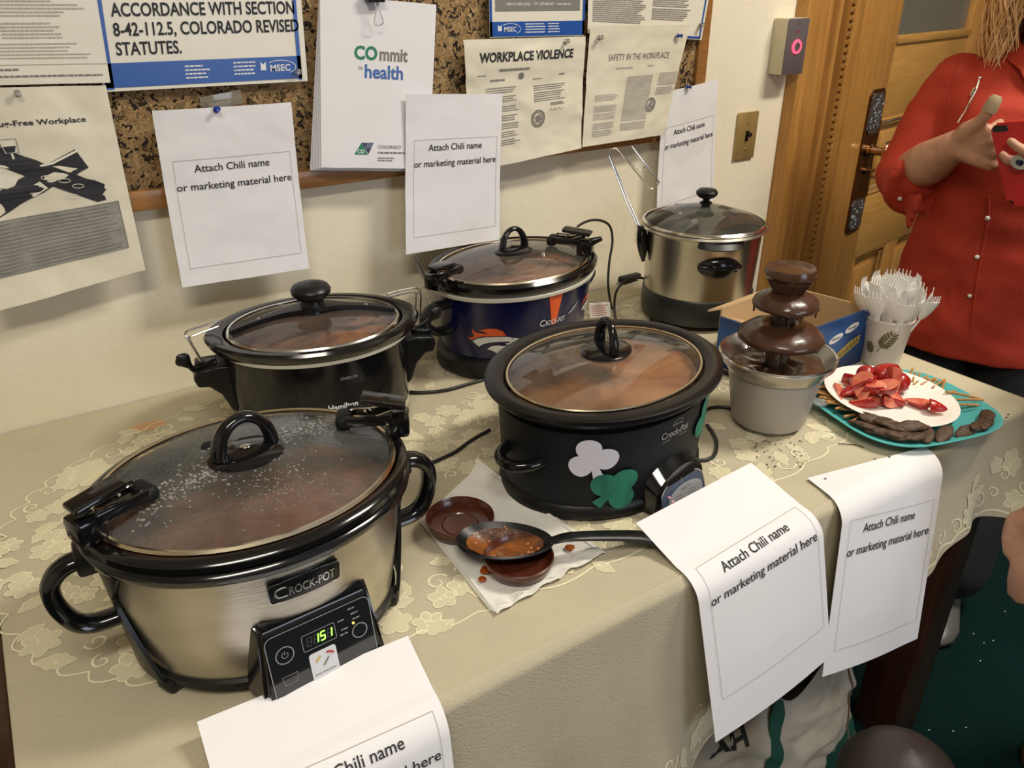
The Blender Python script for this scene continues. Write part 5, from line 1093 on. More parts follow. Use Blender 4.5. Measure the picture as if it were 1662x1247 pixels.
for i in range(24):
    s = ck if i == 0 else ck.copy()
    if i: COL.objects.link(s)
    t = math.radians(188)+math.radians(140)*(i % 16)/16+rp_.uniform(-.03, .03); P = plate_rim(t, -.020-(.016 if i >= 16 else 0)+rp_.uniform(-.004, .004)); s.location = P+Vector((0, 0, .018+.007*(i >= 16)+rp_.uniform(0, .005)))
    d = plate_rim(t+.15)-plate_rim(t-.15); s.rotation_euler = (rp_.uniform(-.4, .4), rp_.uniform(-.2, .2), math.atan2(d.y, d.x)+rp_.gauss(0, .3)+.35); s.scale = (rp_.uniform(.8, 1.15),)*2+(1,)
    tag(s, 'brown chocolate thin '+('on top of the row' if i >= 16 else 'in the lower row')+(' at the left front' if (i % 16) < 6 else ' at the middle front' if (i % 16) < 11 else ' at the right front')+' of the turquoise plate', 'snack', 'chocolate thins on the front rim')
# clear lid piece between fountain and plate
g = G(); P = atz(1330, 655, TZ+.02); g.oval([(.012, 0), (.013, .003), (.009, .0045), (.0003, .005)], 0, seg=28, c=P); tag(g.make('plastic_disc', glass_mat('cloudy plastic', (.8, .8, .78), .55, 20)), 'small cloudy plastic disc between the fountain and the turquoise plate', 'disc')
# ------------------------------------------------------------------ napkin, dishes, spoon
nap = thing('paper_napkin', 'folded white paper sheets under the serving spoon and brown dishes', 'napkin', (-.08, -.65, TZ))
NA, NB, NC, ND = Vector((-.150, -.560, 0)), Vector((-.020, -.490, 0)), Vector((.003, -.735, 0)), Vector((-.160, -.752, 0))
for k in range(3):
    g = G()
    def nf(u, v, k=k):
        p = (NA*(1-u)+NB*u)*(1-v)+(ND*(1-u)+NC*u)*v; p = p+(Vector((.0012, -.005*v, 0))*(k-1)); e = max(0, (u-.72)/.28)
        z = .0020+.0014*k+.004*max(0, 1-abs(u-.93)/.10)*(1-v)*2.2+.0012*abs(noise.noise(Vector((u*6, v*7, k))))+.006*(max(0, (v-.86)/.14)**2)*abs(noise.noise(Vector((u*7, 3, k*3))))*2
        if v > .9: p += Vector((0, -.008*noise.noise(Vector((u*8, k*5, 1))), 0))
        return Vector((p.x+.08, p.y+.65, z))
    g.grid(34, 34, nf); g.make('sheet_layer', M_papern, nap, solid=.0008, fix=False)
g = G(); g.tube([nf(1, v)+Vector((-.006, 0, -.001+.004*(1-v))) for v in [i/16*.95 for i in range(17)]], [.0065*(1-.55*i/16) for i in range(17)], 12, flat=.6); g.make('rolled_fold', M_papern, nap)
M_sauce = mat('tomato sauce', (.34, .07, .01), .25, coat=.3)
for px, py, r in ((927, 870, .0085), (925, 889, .006), (783, 940, .005), (790, 925, .008)): P = atz(px, py, TZ+.0095)-Vector((-.08, -.65, TZ)); g = G(); g.oval([(r, 0), (r*.8, .0008), (.0002, .001)], 0, seg=14, c=P); g.v = [(x+.0015*noise.noise(Vector((x*300, y*300, 1))), y+.0015*noise.noise(Vector((x*300, y*300, 5))), z) for x, y, z in g.v]; g.make('sauce_stain', M_sauce, nap)
def dish(label, x, y, z, r):
    t = thing('brown_lid', label, 'lid', (x, y, z)); g = G(); g.oval([(-.3*r, 0), (-.14*r, .0), (-.10*r, .002), (-.08*r, .009), (-.01*r, .0105), (0, .012), (0, .0155), (-.035*r, .0165), (-.06*r, .014), (-.10*r, .012), (-.16*r, .004), (-.45*r, .003), (-.47*r, .0042), (-.50*r, .003), (-.999*r, .0028)], r, seg=72); g.make('lid_shell', M_cover, t); return t
dish('round dark brown plastic lid behind the serving spoon', -.117, -.604, TZ+.009, .0425); dish('round dark brown plastic lid under the serving spoon bowl', -.098, -.708, TZ+.009, .0405)
spn = thing('serving_spoon', 'black plastic serving spoon smeared with chili, resting on a brown lid', 'spoon', (-.09, -.685, TZ+.03))
O2 = spn.location.copy(); A0 = Vector((-.146, -.648, .792)); A1 = Vector((-.057, -.719, .794)); dS = (A1-A0); LS = dS.length; dS.normalize(); nS = Vector((0, 0, 1)).cross(dS).normalized(); uS = dS.cross(nS)
def sp_(u, v, off=0):
    th = 2*PI*u; q = v; x = LS/2+LS/2*q*cos(th); w_ = .034*q*sin(th)*(1-.12*cos(th)); return A0+dS*x+nS*w_+Vector((0, 0, -.019*(1-q**2.2)-off))-O2
g = G(); g.grid(48, 12, lambda u, v: sp_(u, max(.001, v))); h = g.make('spoon_bowl', M_blackp, spn, solid=.003, fix=False)
g = G(); g.grid(40, 8, lambda u, v: sp_(u, max(.001, v*.80))+Vector((0, 0, .0030+.0014*noise.noise(Vector((2*cos(2*PI*u)*v, 2*sin(2*PI*u)*v, 2)))+.0008*noise.noise(Vector((7*cos(2*PI*u)*v, 7*sin(2*PI*u)*v, 5)))))); g.make('chili_residue', chili_mat('spoon chili', (.10, .035, .012), (.26, .08, .015), (.02, .013, .010), 30), h, fix=False)
g = G()
for i in range(16): A_ = rs.uniform(0, 6.3); P = sp_(A_/6.3, rs.uniform(.4, .85)); g.ball(P+Vector((0, 0, .003)), (rs.uniform(.0015, .003), .0018, .0012), 8, 5)
g.make('chili_bits', M_chili2, h)
hp = bez([A1+dS*-.004, A1+Vector((.022, -.010, .004)), Vector((.036, -.750, .782)), Vector((.062, -.760, .7725)), Vector((.090, -.770, .7680)), Vector((.125, -.785, .7655))], 8); hp = [p-O2 for p in hp]; n_ = len(hp)
g = G(); g.tube(hp, [.0068+.0062*min(1, i/n_*1.6) for i in range(n_)], 12, flat=.55 if False else 1.0)
g.v = [tuple(v) for v in g.v]; zs = [p.z for p in hp]
V2 = []
for k, v in enumerate(g.v): i = min(k//12, n_-1); V2.append((v[0], v[1], hp[i].z+(v[2]-hp[i].z)*.34))
g.v = V2; g.make('spoon_handle', M_blackp, spn)
# ------------------------------------------------------------------ cords and plugs
def cord(par, pts, r=.0028, n=8):
    g = G(); g.tube(toloc(par, bez(pts, n)), r, 10); return g.make('power_cord', M_cord, par)
zc = TZ+.0035
def tz(x, y, z=None): return atz(x, y, z or zc)
cord(c2, [tz(664, 637), tz(690, 637), tz(725, 633), tz(765, 622), tz(800, 612)])
cord(c1, [tz(700, 752), tz(712, 747), tz(740, 733), tz(765, 715), tz(795, 698)])
cA = [aty(x, y, Y) for x, y, Y in ((928, 385, -.10), (940, 366, -.09), (965, 357, -.08), (988, 365, -.08), (994, 390, -.09), (989, 425, -.10), (987, 460, -.11), (991, 492, -.12), (997, 513, -.12))]+[tz(1003, 524)]
cord(c3, cA, .0026)
cB = [tz(1000, 522), aty(997, 500, -.14), aty(1001, 472, -.14), aty(1018, 455, -.14), aty(1045, 452, -.14), aty(1068, 470, -.15), aty(1085, 500, -.18), tz(1098, 528)]
cord(c5, cB, .0026)
cord(c5, [tz(1056, 521), aty(1066, 508, -.20), aty(1078, 498, -.20), tz(1086, 520)], .0026)
cord(cf, [tz(1140, 668), tz(1155, 662, zc), tz(1172, 661), tz(1192, 664)])
cord(c4, [tz(1148, 690), tz(1158, 705), tz(1163, 720), tz(1160, 738), tz(1148, 746), tz(1130, 748)])
cord(cf, [tz(1150, 596), tz(1165, 601), tz(1180, 606), tz(1196, 610)], .004)
M_tagp = mat('warning tag', (.72, .70, .62), .5, noise_amt=.05)
P = aty(974, 503, -.16); Tm = Matrix.Rotation(-.45, 3, 'Z') @ Matrix.Rotation(-.5, 3, 'X')
g = G(); g.grid(10, 6, lambda u, v: toloc(c3, [P+Tm @ Vector(((u-.5)*.044, .004*sin(u*7), (v-.5)*.030))])[0]); tgo = lab(g.make('warning_tag', M_tagp, c3, solid=.0008, fix=False), 'creased white warning tag')
g = G(); f7 = lambda x, y: toloc(c3, [P+Tm @ Vector((x, .004*sin((x/.044+.5)*7)-.0014, y))])[0]
for k in range(6): greek(g, f7, -.018, .017, .008-k*.0038, .0014)
g.make('red_print', mat('faded red print', (.5, .12, .1), .6), tgo, False, fix=False)
g = G(); g.rbox(toloc(c3, [aty(999, 502, -.13)])[0], (.009, .009, .012), .002); g.make('cord_clip', M_tagp, c3)
g = G(); P = atz(1020, 450, TZ+.010); g.rbox(P, (.060, .030, .014), .005, rz=.1); tag(g.make('power_adapter', M_blackp), 'flat black power adapter against the wall left of the round cooker', 'adapter')
# ------------------------------------------------------------------ tote bag under the table
M_canvas = mat('natural canvas', (.50, .45, .36), .85, noise_amt=.12, nscale=14, bump=.3, bscale=250); M_gstrap = mat('green webbing', (.005, .07, .045), .8, bump=.3, bscale=300)
bag = thing('tote_bag', 'slumped natural canvas tote bag with green straps under the table', 'bag', (.42, -.72, 0)); BO = bag.location.copy()
topc = [(1085, 1190), (1130, 1140), (1175, 1105), (1225, 1100), (1262, 1132), (1292, 1133), (1335, 1078), (1358, 1030), (1371, 1000)]
topP = bez([aty(x, y, -.775-.015*sin(i)) for i, (x, y) in enumerate(topc)], 5); nT = len(topP)-1
def bagf(u, v, d=0):
    k = u*nT; i = min(int(k), nT-1); P = topP[i].lerp(topP[i+1], k-i); B = Vector((.16+.45*u, -.790, .006)); v2 = v; q = P.lerp(B, v2)
    amp = .035*sin(PI*min(1, v*1.05))*(.4+.6*sin(PI*u)) ; wr = .016*noise.noise(Vector((u*3+v*2, v*5-u*3, 2)))+.006*noise.noise(Vector((u*9+v*6, v*14-u*9, 6)))
    return Vector((q.x+.012*sin(PI*v)*u, q.y-amp*.6-wr*min(1, v*6)-d, q.z))-BO
g = G(); g.grid(60, 40, bagf); g.make('front_panel', M_canvas, bag, solid=.002, fix=False)
g = G(); g.grid(20, 20, lambda u, v: Vector((.20+.40*u, -.60+.01*sin(u*9)-.02*v, (.44-.05*abs(u-.5)+.02*noise.noise(Vector((u*4, 0, 0))))*(1-v)+.006*v))-BO); g.make('back_panel', M_canvas, bag, solid=.002, fix=False)
for u_ in (0, 1):
    g = G(); g.grid(6, 20, lambda a_, v: (bagf(u_, v)).lerp(Vector((.20+.40*u_, -.60-.02*v, .42*(1-v)+.006*v))-BO, a_)); g.make('side_panel', M_canvas, bag, solid=.002, fix=False)
g = G(); g.grid(10, 8, lambda u, v: Vector((.2+.40*u, -.60-.18*v, .008))-BO); g.make('bottom_panel', M_gstrap, bag, solid=.002, fix=False)
g = G(); g.grid(8, 10, lambda u, v: (aty(1245+62*u-10*v*u, 1076+26*u+(60-20*u)*v, -.73))-BO); fo = g.make('inner_flap', M_canvas, bag, solid=.0015, fix=False)
g = G(); g.grid(4, 24, lambda u, v: bagf(.455+.062*u-.10*v-.0*u, v*.66+.0, .006+.003*sin(v*9))); g.make('green_strap', M_gstrap, bag, solid=.002, fix=False)
g = G(); g.grid(8, 6, lambda u, v: bagf(.84+.16*u, .62+.38*v+.10*(1-u), .0025)); g.make('green_corner', M_gstrap, bag, solid=.001, fix=False)
g = G(); g.tube([bagf(.955-.01*i/20, i/20, .003) for i in range(21)], .0016, 6); g.make('stitched_seam', mat('brown thread', (.2, .14, .08), .8), bag)
def bt(x, y): return bagf(.225+x/.45-.0*y, .28-y/.42, .0035)
g = G(); g.text('AH', bt, size=.048, bold=.03); g.make('printed_letters', M_ink, bag, False, fix=False)
g = G(); g.text('line', lambda x, y: aty(1266+x, 1112-y, -.7325)-BO, size=13, width=22); g.make('small_print', M_ink, bag, False, fix=False)
# low dark cupboard left of the table
cab = thing('wooden_cupboard', 'low dark wooden cupboard just left of the table', 'cupboard', (-.84, -.24, 0))
g = G(); g.rbox((0, 0, .25), (.34, .42, .48), .004); g.make('body', M_dark, cab); g = G(); g.rbox((0, 0, .50), (.37, .45, .022), .004); g.make('top', M_dark, cab)
for k in range(4): g = G(); g.rbox((.172, 0, .08+k*.115), (.012, .40, .105), .003); g.make('side_plank', M_dark, cab)
# floor specks
g = G()
for x, y in ((1487, 993), (1485, 1048), (1631, 993), (1612, 1040), (1597, 1044), (1580, 1029), (1591, 1073), (1508, 1185), (1547, 1187), (1568, 1181)):
    P = atz(x, y, .004); g.ball(P, (.0022, .0014, .001), 6, 4)
stuff(tag(g.make('paper_crumbs', M_whitep), 'tiny pale crumbs scattered on the teal carpet', 'crumbs'))
# ------------------------------------------------------------------ people
M_skin = mat('skin', (.52, .27, .17), .5, noise_amt=.22, nscale=35, bump=.25, bscale=110); M_shirt = mat('red linen', (.42, .030, .008), .8, noise_amt=.12, nscale=8, bump=.25, bscale=300); M_pants = mat('black trousers', (.006, .006, .007), .85)
M_hair = mat('blonde hair', (.85, .52, .22), .5, noise_amt=.4, nscale=60); M_eye = mat('eye white', (.8, .8, .78), .2)
pC = Vector((1.33, -.42, 0)); fF = Vector((-.9, -.44, 0)).normalized(); rV = Vector((.44, -.9, 0)).normalized(); uZ = Vector((0, 0, 1))
def W(s, f, z): return pC+rV*s+fF*f+uZ*z
def PX(x, y, f): return atp(x, y, pC+fF*f, fF)
def caps(g, pts, rs_, seg=14):
    pts = [Vector(p) for p in pts]; rs_ = rs_ if isinstance(rs_, (list, tuple)) else [rs_]*len(pts)
    for p, r in zip(pts, rs_): g.ball(p, r, seg, 10)
    for (p, r), (q, s) in zip(list(zip(pts, rs_))[:-1], list(zip(pts, rs_))[1:]):
        if (q-p).length > 1e-4: g.tube([p, q], [r, s], seg)
def loft(g, secs, seg=36, fr=None):
    """secs: (s,f,z,half_s,half_f)"""
    fr = fr or W; vs = []
    for s, f, z, a_, b2 in secs:
        for i in range(seg): t = 2*PI*i/seg; ct, st = cos(t), sin(t); e_ = .85; vs.append(fr(s+a_*math.copysign(abs(ct)**e_, ct), f+b2*math.copysign(abs(st)**e_, st), z))
    n = len(secs); g.add(vs, [(j*seg+i, j*seg+(i+1) % seg, (j+1)*seg+(i+1) % seg, (j+1)*seg+i) for j in range(n-1) for i in range(seg)]+[tuple(range(seg))[::-1], tuple((n-1)*seg+i for i in range(seg))])
def head(g, fr, s, f, z):
    g.ball(fr(s, f, z), .001, 6, 4)
    secs = [(s, f+.035, z-.115, .018, .022), (s, f+.028, z-.105, .036, .045), (s, f+.018, z-.08, .054, .068), (s, f+.010, z-.04, .068, .084), (s, f, z, .075, .094), (s, f-.004, z+.04, .074, .094), (s, f-.008, z+.075, .060, .078), (s, f-.01, z+.10, .036, .048), (s, f-.01, z+.112, .012, .016)]
    loft(g, secs, 28, fr)
    caps(g, [fr(s, f+.088, z+.005), fr(s, f+.104, z-.026), fr(s, f+.104, z-.034)], [.009, .012, .011], 10)
    for k in (-1, 1): g.ball(fr(s+k*.011, f+.096, z-.036), .008, 8, 6); caps(g, [fr(s+k*.077, f-.012, z+.012), fr(s+k*.078, f-.012, z-.022)], [.014, .010], 8)
    caps(g, [fr(s-.020, f+.076, z-.062), fr(s, f+.086, z-.062), fr(s+.020, f+.076, z-.062)], .0065, 8); g.ball(fr(s, f+.072, z-.098), .018, 10, 6)
def leg(g, hip, knee, ankle, toe, sc=1): caps(g, [hip, knee, ankle], [.082*sc, .055*sc, .036*sc], 16)
wo = thing('person', 'person in a red shirt holding a red phone in both hands by the door', 'person', (pC.x, pC.y, 0)); WO = wo.location.copy()
def fin(g, name, m, parent, O, vs=None, it=4, disp=None, **k):
    o = g.make(name, m, None, **k)
    if vs: voxel(o, vs, it, disp)
    o.data.transform(Matrix.Translation(-O)); o.parent = parent; return o
# body (one continuous mesh)
g = G(); HS = .050
head(g, W, HS, .03, 1.425)
caps(g, [W(HS, .0, 1.20), W(HS, .012, 1.33)], [.058, .052], 18)
loft(g, [(.055, 0, .74, .15, .10), (.055, 0, .88, .135, .095), (.055, .01, 1.02, .14, .10), (.055, .01, 1.12, .15, .10), (.055, 0, 1.20, .14, .075), (.055, 0, 1.235, .07, .05)])
Ra = PX(1470, 284, .05); Rw = PX(1553, 236, .19); Sh = W(-.115, -.01, 1.175)
caps(g, [Sh, Ra, PX(1508, 264, .13), Rw], [.048, .044, .046, .031], 18)
# right hand (viewer left)
kn = [PX(1604, 213, .225), PX(1612, 230, .225), PX(1615, 248, .225), PX(1608, 266, .225)]
for k in kn: caps(g, [Rw.lerp(k, .12), Rw.lerp(k, .6), k], [.025, .0195, .0135], 12)
for i, k in enumerate(kn):
    l = (.040, .044, .040, .032)[i]; d = (k-Rw).normalized(); j1 = k+d*l*.35-fF*.026; j2 = j1+d*l*.20-fF*.022; j3 = j2-d*.010-fF*.008; caps(g, [k, j1, j2, j3], [.0115, .0100, .0090, .0080], 10)
th0 = PX(1570, 212, .215); th1 = PX(1590, 198, .235); th2 = PX(1604, 182, .245); th3 = PX(1613, 166, .245); caps(g, [Rw.lerp(th0, .6), th0, th1, th2, th3], [.020, .018, .0125, .0108, .0098], 12)
# left arm
Ls = W(.235, -.01, 1.175); Le = W(.27, .05, .96); Lw = W(.165, .20, 1.005); caps(g, [Ls, Le, Lw], [.048, .042, .027], 16)
pal = [PX(1652, 258, .265), PX(1646, 281, .262), PX(1652, 304, .258), PX(1664, 320, .254)]
for k in pal: caps(g, [Lw, Lw.lerp(k, .6), k], [.024, .018, .0115], 12)
fing = [[(1672, 262), (1664, 246), (1650, 237), (1640, 229)], [(1660, 262), (1646, 262), (1634, 258), (1627, 251)], [(1660, 285), (1646, 284), (1636, 280), (1629, 270)], [(1662, 306), (1650, 306), (1642, 301), (1635, 294)]]
for i, F_ in enumerate(fing): ff = (.300, .285, .272, .262)[i]; caps(g, [PX(x, y, ff+(.006 if k else -.012)) for k, (x, y) in enumerate(F_)], [.0105, .0098, .0088, .0078], 10)
caps(g, [Lw, W(.135, .235, 1.06), W(.120, .262, 1.105), W(.112, .266, 1.135)], [.022, .015, .012, .0095], 10)
# legs + feet
kR, kL = W(-.02, .03, .44), W(.15, .07, .44); aR, aL = W(-.03, -.03, .09), W(.135, .20, .09)
for hip, kn_, an, tt in ((W(-.03, 0, .78), kR, aR, W(-.035, .08, .03)), (W(.14, 0, .78), kL, aL, W(.125, .29, .022))): caps(g, [hip, kn_, an], [.085, .056, .038], 16); caps(g, [an, an-uZ*.058, tt], [.034, .022, .012], 12)
fin(g, 'body', M_skin, wo, WO, .0042, 4, smooth=True)
for k in (-1, 1): g = G(); g.ball(W(HS+k*.030, .03+.082, 1.432), (.012, .012, .009), 12, 8); fin(g, 'eye', M_eye, wo, WO); g = G(); g.ball(W(HS+k*.030, .03+.0935, 1.432), (.0045, .0045, .003), 10, 6); fin(g, 'iris', M_black, wo, WO)
g = G(); 
for k, nm in ((0, 0),): g.tube([W(HS-.022, .118, 1.364), W(HS, .128, 1.366), W(HS+.022, .118, 1.364)], .0045, 8)
lab(fin(g, 'lips', mat('lips', (.45, .12, .10), .4), wo, WO), 'rose lips')
# bandage on thumb
M_band = mat('fabric bandage', (.36, .27, .16), .8, bump=.3, bscale=500)
g = G(); d = (th3-th2).normalized(); g.tube([th2+d*.000, th2+d*.006, th3-d*.002, th3+d*.006, th3+d*.012], [.0128, .0133, .0125, .0118, .008], 16); fin(g, 'thumb_bandage', M_band, wo, WO)
# ring
g = G(); P = PX(1643, 298, .276); dd = (PX(1650, 306, .27)-PX(1642, 301, .27)).normalized(); q1 = dd.orthogonal().normalized(); q2 = dd.cross(q1); g.tube([PX(1646, 304, .268)+q1*.0105*cos(t)+q2*.0105*sin(t) for t in [i*PI/10 for i in range(20)]], .0016, 8, closed=True); g.ball(P, .004, 10, 6)
for k in range(4): g.ball(P+Vector((R_.uniform(-.004, .004), R_.uniform(-.004, .004), R_.uniform(-.006, .006))), .0022, 8, 6)
fin(g, 'silver_ring', M_chrome, wo, WO)
# trousers
g = G(); loft(g, [(.055, 0, .92, .150, .11), (.055, 0, .80, .165, .125), (.055, 0, .70, .16, .12)])
for hip, kn_, an in ((W(-.025, 0, .74), kR, aR), (W(.135, 0, .74), kL, aL)): caps(g, [hip, kn_, an+uZ*.03], [.105, .085, .082], 20)
fin(g, 'trousers', M_pants, wo, WO, .010, 4, lambda c: .006*noise.noise(c*9), smooth=True)
M_shoe = mat('grey leather shoe', (.10, .10, .095), .35)
for an, d_ in ((aR, .15), (aL, .16)):
    g = G(); base = Vector((an.x, an.y, 0)); secs = []
    fr_ = lambda s, f, z, base=base: base+rV*s+fF*f+uZ*z
    for (f, w_, h_) in ((-.07, .020, .03), (-.055, .034, .055), (-.02, .038, .075), (.03, .038, .065), (.08, .042, .048), (.12, .045, .038), (.155, .036, .030), (.175, .014, .018)): secs.append((f, w_, h_))
    vs = []; 
    for f, w_, h_ in secs:
        for i in range(20): t = 2*PI*i/20; vs.append(fr_(w_*cos(t), f, .004+h_*(.5+.5*sin(t)) if sin(t) > -.4 else .004+h_*.25*(1+sin(t))))
    g.add(vs, [(j*20+i, j*20+(i+1) % 20, (j+1)*20+(i+1) % 20, (j+1)*20+i) for j in range(7) for i in range(20)]+[tuple(range(20)), tuple(140+i for i in range(20))]); fin(g, 'shoe', M_shoe, wo, WO)
# shirt
def wrinkle(c):
    q = c*7; return .009*noise.noise(Vector((q.x+q.z*.6, q.y, q.z*.5)))+.0045*noise.noise(Vector((c.x*16, c.y*16, c.z*22+c.x*9)))
g = G(); loft(g, [(.055, 0, .615, .205, .150), (.055, 0, .66, .205, .150), (.055, 0, .76, .196, .145), (.055, .01, .88, .178, .135), (.055, .015, 1.00, .168, .135), (.055, .018, 1.08, .176, .138), (.055, .01, 1.15, .182, .120), (.055, 0, 1.20, .165, .090), (.058, -.002, 1.235, .115, .072), (.062, 0, 1.262, .068, .062)])
caps(g, [W(-.105, -.005, 1.178), W(-.135, .00, 1.11), Ra+Vector((0, 0, .004))], [.062, .064, .060], 20)
Rc = PX(1488, 290, .10); caps(g, [Ra, Ra.lerp(Rc, .7)], [.060, .052], 20)
g.tube([Ra-uZ*.005, Ra.lerp(Rc, .6)-uZ*.008, Rc-uZ*.012, Rc+(Rc-Ra)*.25-uZ*.016], [.052, .060, .066, .066], 24)
g.prism([(0, 0), (.050, .012), (.020, -.075), (-.03, -.02)], -.006, .006, lambda v: Rc-uZ*.030+(Rc-Ra).normalized()*v.x+uZ*v.y+fF*(.035+v.z))
caps(g, [W(.215, -.005, 1.178), W(.245, .0, 1.11), Le], [.062, .062, .058], 20); d2 = (Lw-Le).normalized(); g.tube([Le, Le+d2*.10], [.056, .056], 24)
sh = fin(g, 'shirt', M_shirt, wo, WO, .0065, 3, wrinkle, smooth=True)
# shrink-wrap helper: ray onto shirt from the front
from mathutils.bvhtree import BVHTree
bvh = BVHTree.FromPolygons([v.co.copy() for v in sh.data.vertices], [tuple(p.vertices) for p in sh.data.polygons])
def onshirt(px, py, off=.001):
    d = ray(px, py).normalized(); h = bvh.ray_cast(CAM-WO, d); P = h[0] if h[0] is not None else PX(px, py, .15)-WO; n = h[1] if h[0] is not None else fF
    if n.dot(d) > 0: n = -n
    return P+n*off, n
def decal_line(pts, r, nm, m, off=.001, n=10):
    g = G(); L = []
    P2 = [Vector((x, y, 0)) for x, y in pts]; Q = bez(P2, n) if len(P2) > 2 else [P2[0].lerp(P2[1], i/n) for i in range(n+1)]
    g.tube([onshirt(p.x, p.y, off)[0] for p in Q], r, 8); o = g.make(nm, m, wo); return o
decal_line([(1606, 320), (1604, 360), (1594, 410), (1584, 470), (1576, 540)], .0018, 'button_placket', M_shirt, .001)
decal_line([(1591, 127), (1585, 145), (1572, 172), (1556, 199)], .0022, 'pocket_zip', M_chrome, .002)
g = G(); P, n = onshirt(1583, 146, .004); Q, _ = onshirt(1576, 158, .004); g.tube([P, Q], [.004, .0025], 8); g.ball(onshirt(1591, 128, .003)[0], .004, 8, 6); g.make('zip_pull', M_chrome, wo)
M_snap = mat('pearl snap', (.62, .58, .52), .25)
for x, y in ((1603, 354), (1586, 417), (1460, 322), (1574, 480)): P, n = onshirt(x, y, .002); g = G(); g.ball(P, .0050 if x != 1574 else .0045, 12, 8); g.make('snap_button', M_snap, wo)
g = G(); 
for sg in (-1, 1):
    L = [W(HS+sg*.012, .085, 1.215), W(HS+sg*.035, .072, 1.248), W(HS+sg*.060, .030, 1.27), W(HS+sg*.055, -.035, 1.285), W(HS, -.062, 1.29)]; Q = bez(L, 6)
    vs = []
    for i, p in enumerate(Q): o_ = (p-W(HS, 0, p.z)).normalized(); vs += [p, p+o_*.022-uZ*.030*(1 if i > 5 else 1.1)]
    g.add(vs, [(2*i, 2*i+1, 2*i+3, 2*i+2) for i in range(len(Q)-1)])
fin(g, 'collar', M_shirt, wo, WO, solid=.003, fix=False)
decal_line([(1555, 98), (1548, 130), (1540, 165), (1538, 190)], .0012, 'armhole_seam', M_shirt, .0008)
# hair
g = G(); rh = random.Random(2)
loft(g, [(HS, -.045, 1.36, .070, .050), (HS, -.035, 1.42, .084, .085), (HS, -.015, 1.48, .085, .100), (HS, -.012, 1.53, .060, .075), (HS, -.012, 1.545, .02, .03)], 28)
fin(g, 'hair_cap', M_hair, wo, WO, .008, 2, smooth=True)
g = G()
for i in range(1300):
    t = rh.uniform(.30*PI, 2.70*PI); t = -t+PI*.0; A_ = rh.uniform(-PI*1.22, PI*.22); s0, f0 = .080*cos(A_), .095*sin(A_); z0 = rh.uniform(1.44, 1.53); k = 1-(z0-1.44)/.2
    L = [W(HS+s0*k, -.01+f0*k, z0)]; x, y = s0*rh.uniform(1.0, 1.5), f0*rh.uniform(.95, 1.3)
    zl = rh.uniform(1.20, 1.30)
    for j in range(1, 7): q = j/6; L.append(W(HS+x*(1+.10*sin(q*3))+.012*sin(q*7+i), -.01+y+.012*cos(q*6+i*2), z0+(zl-z0)*q))
    g.tube(L, [.0014, .0020, .0021, .0020, .0017, .0013, .0006], 4)
stuff(fin(g, 'hair_strands', M_hair, wo, WO))
# phone with round grip
M_phone = mat('red phone case', (.42, .012, .012), .35); M_lens = mat('black lens glass', (.004, .004, .006), .08)
TLp = PX(1606, 201, .285); wd = (rV*cos(.17)+uZ*sin(.17)).normalized(); ld = (-uZ*cos(.42)+rV*sin(.42)).normalized(); nP = wd.cross(ld).normalized()
if nP.dot(fF) < 0: nP = -nP
ctr = TLp+wd*.039+ld*.079; Tp = Matrix((wd, -ld, nP)).transposed()
ph = thing('phone', 'red phone with a round grip in the hands of the person in red', 'phone', ctr)
bm = bmesh.new(); bmesh.ops.create_cube(bm, size=1)
for v in bm.verts: v.co = Vector((v.co.x*.078, v.co.y*.158, v.co.z*.008))
bmesh.ops.bevel(bm, geom=[e for e in bm.edges if abs((e.verts[0].co-e.verts[1].co).z) > .005], offset=.011, segments=5, affect='EDGES'); bmesh.ops.bevel(bm, geom=bm.edges[:], offset=.0015, segments=2, affect='EDGES') if False else None
bm.verts.index_update(); g = G(); g.add([Tp @ v.co for v in bm.verts], [[v.index for v in f.verts] for f in bm.faces]); bm.free(); g.make('phone_case', M_phone, ph)
g = G(); g.prism([(x-.024, y+.069) for x, y in rr(.0125, .0055, .0054)], .0040, .0052, lambda v: Tp @ v); g.ball(Tp @ Vector((-.013, .069, .0052)), .002, 8, 6); g.make('camera_lens', M_lens, ph)
g = G(); g.prism(rr(.036, .076, .009), -.0046, -.0041, lambda v: Tp @ v); g.make('screen', M_lens, ph)
gp = PX(1655, 263, .30)-ctr
g = G(); T5 = Matrix((wd, ld, nP)).transposed(); g.oval([(.006, -.012), (.007, .0), (.0135, .002), (.0145, .004), (.013, .006), (.009, .0055), (.0005, .0055)], 0, seg=32, c=gp, T=T5); go = g.make('round_grip', mat('grey grip', (.36, .34, .30), .35), ph)
g = G(); g.oval([(.006, .0062), (.005, .0068), (.0003, .0068)], 0, seg=24, c=gp, T=T5); g.make('dark_grip_centre', M_navy, ph)
# round padded stool at the bottom edge
sc_ = atz(1463, 1262, .46)
st = thing('stool', 'small round stool with a domed dark brown padded top, at the bottom edge', 'stool', (sc_.x, sc_.y, 0))
M_vinyl = mat('dark brown vinyl', (.040, .030, .025), .45, noise_amt=.2, nscale=30, bump=.1, bscale=200)
g = G(); g.oval([(-.03, .425), (-.006, .425), (.002, .432), (.004, .446), (.0, .462), (-.012, .484), (-.030, .502), (-.050, .512), (-.0729, .515)], .073, seg=56, capb=True); g.make('padded_seat', M_vinyl, st)
g = G(); g.oval([(.018, .02), (.014, .03), (.014, .425)], 0, seg=20); g.make('post', M_chrome, st)
g = G(); g.oval([(.12, .0), (.125, .006), (.11, .014), (.03, .022), (.016, .03)], 0, seg=48, capb=True); g.make('base', M_blackp, st)
